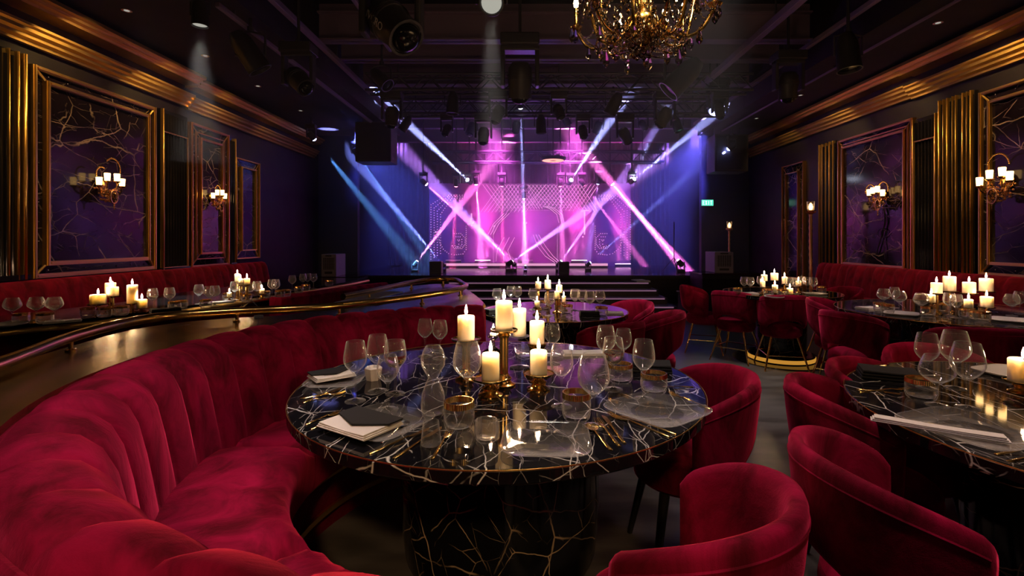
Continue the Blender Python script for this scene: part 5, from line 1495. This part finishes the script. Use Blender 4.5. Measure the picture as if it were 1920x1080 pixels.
# small warm wall grazers in the soffits
gr = 0
for side, ys in ((-1, (3.9, 5.3, 6.6, 7.9, 9.4)), (1, (4.4, 5.6, 7.0, 8.4, 10.0))):
    X = XL+0.75 if side < 0 else XR-0.75
    for i, y in enumerate(ys):
        t = thing('recessed_downlight', 'small recessed ceiling spot above the %s wall, %s from the stage end' % ('left' if side < 0 else 'right', ['fifth', 'fourth', 'third', 'second', 'first'][i]), 'downlight', (X, y, 3.78))
        MB().lathe([(0.03, -0.006), (0.05, -0.006), (0.05, 0), (0.03, 0), (0.03, -0.006)], 16).build('bezel', M['silver'], t)
        MB().lathe([(0, -0.003), (0.028, -0.002)], 14).build('lens', M['led_soft'], t)
        tgt = (X + side*0.62, y+0.15, 2.9)
        spot('wall_grazer', (X, y, 3.765), tgt, 85 if i < 4 else 22, (1.0, 0.6, 0.2), 95, 0.8, 0.02)

# ------------------------------------------------------------------ exit sign, cases, boxes
c = W(1327, 380, 11.9)
t = thing('exit_sign', 'glowing green exit sign on the dark wall right of the stage', 'exit sign', (4.37, 11.97, c.z))
MB().box(-0.15, 0.15, -0.04, 0.02, -0.08, 0.08).build('housing', M['black_metal'], t)
MB().box(-0.14, 0.14, -0.048, -0.04, -0.07, 0.07).build('green_face', M['exit'], t)
def letter(mb, ch, x0, w, h, s):
    yb0, yb1 = -0.054, -0.048
    def bar(a, b, c, d): mb.box(x0+a, x0+b, yb0, yb1, c, d)
    if ch == 'E': bar(0, s, -h, h); bar(0, w, h-s, h); bar(0, w*0.8, -s/2, s/2); bar(0, w, -h, -h+s)
    if ch == 'I': bar(w/2-s/2, w/2+s/2, -h, h)
    if ch == 'T': bar(0, w, h-s, h); bar(w/2-s/2, w/2+s/2, -h, h)
    if ch == 'X':
        for sg in (1, -1):
            v = [(x0, yb0, -h*sg), (x0+s, yb0, -h*sg), (x0+w, yb0, h*sg), (x0+w-s, yb0, h*sg)]
            v += [(a, yb1, c_) for a, b_, c_ in v]
            mb.add(v, [(0, 1, 2, 3), (7, 6, 5, 4), (0, 4, 5, 1), (1, 5, 6, 2), (2, 6, 7, 3), (3, 7, 4, 0)])
mb = MB()
for i, ch_ in enumerate('EXIT'): letter(mb, ch_, -0.115+0.06*i, 0.045, 0.05, 0.012)
mb.build('lettering', M['exit_text'], t)
def case(x, y, z, w_, h, label):
    t = thing('equipment_case', label, 'equipment case', (x, y, z))
    MB().box(-w_/2, w_/2, -0.2, 0.3, 0, h).build('shell', M['grey_case'], t, bevel=0.01)
    MB().box(-w_*0.38, w_*0.38, -0.212, -0.2, h*0.3, h*0.85).build('dark_grille', M['grille'], t)
    mb = MB()
    for k in range(7):
        u = -w_*0.36+w_*0.72*k/6; mb.box(u-0.003, u+0.003, -0.218, -0.212, h*0.3, h*0.85)
    for k in range(9):
        zz = h*(0.31+0.53*k/8); mb.box(-w_*0.38, w_*0.38, -0.218, -0.212, zz-0.003, zz+0.003)
    mb.build('wire_grid', M['grey_case'], t)
    MB().box(-w_*0.2, w_*0.2, -0.215, -0.2, h*0.9, h*0.96).build('handle', M['grille'], t)
    MB().box(-w_*0.25, w_*0.25, -0.215, -0.2, h*0.12, h*0.22).build('handle', M['grille'], t)
case(-3.72, 9.6, 0.64, 0.28, 0.42, 'grey caged equipment case left of the stage')
case(3.80, 9.7, 0.70, 0.36, 0.40, 'grey caged equipment case right of the stage')
def plinth(x, y, w_, d, h, label):
    t = thing('black_cabinet', label, 'cabinet', (x, y, 0))
    MB().box(-w_/2, w_/2, -d/2, d/2, 0, h-0.03).build('body', M['wall'], t)
    MB().box(-w_/2-0.02, w_/2+0.02, -d/2-0.02, d/2+0.02, h-0.03, h).build('top', M['black_gloss'], t)
plinth(-3.72, 9.65, 1.1, 0.7, 0.64, 'black cabinet under the left grey equipment case')
plinth(3.95, 9.75, 1.2, 0.7, 0.70, 'black cabinet under the right grey equipment case')
for px, w_, h, lb in ((818, 0.26, 0.27, 'black box on the stage left of the central floor light'), (1057, 0.23, 0.26, 'black box on the stage right of the central floor light')):
    c = W(px, 500, 11.0)
    t = thing('stage_monitor_box', lb, 'speaker box', (c.x, 11.0, ST))
    MB().box(-w_/2, w_/2, -0.12, 0.12, 0, h).build('cabinet', M['black_metal'], t, bevel=0.008)
    MB().box(-w_*0.42, w_*0.42, -0.128, -0.12, h*0.1, h*0.9).build('grille', M['grille'], t)
t = thing('paper_stack', 'small pile of pink lit papers at the right end of the stage stairs', 'paper', (2.42, 10.2, 0.472))
MB().box(-0.16, 0.12, -0.1, 0.08, 0, 0.03).build('lower_sheets', M['paper'], t)
MB().box(-0.22, 0.02, -0.06, 0.1, 0.031, 0.045, Matrix.Rotation(0.2, 4, 'Z')).build('upper_sheets', M['paper'], t)
plinth(3.05, 8.7, 0.62, 0.45, 0.42, 'low black side cabinet on the floor right of the stage stairs')
# tripod stand right of the stage
t = thing('tripod_stand', 'thin dark tripod stand beside the right equipment case on the stage', 'stand', (3.35, 11.2, ST))
MB().tube([(0, 0, 0.25), (0, 0, 1.15)], 0.012, 6).build('pole', M['black_metal'], t)
for k in range(3):
    a = 2*PI*k/3+0.5; MB().tube([(0, 0, 0.35), (0.28*math.cos(a), 0.28*math.sin(a), 0.01)], 0.010, 6).build('leg', M['black_metal'], t)
# hide nothing: remove prototypes that were never placed
for k, p in list(PROTO.items()):
    if k not in USED:
        for c_ in list(p.children): bpy.data.objects.remove(c_)
        bpy.data.objects.remove(p)
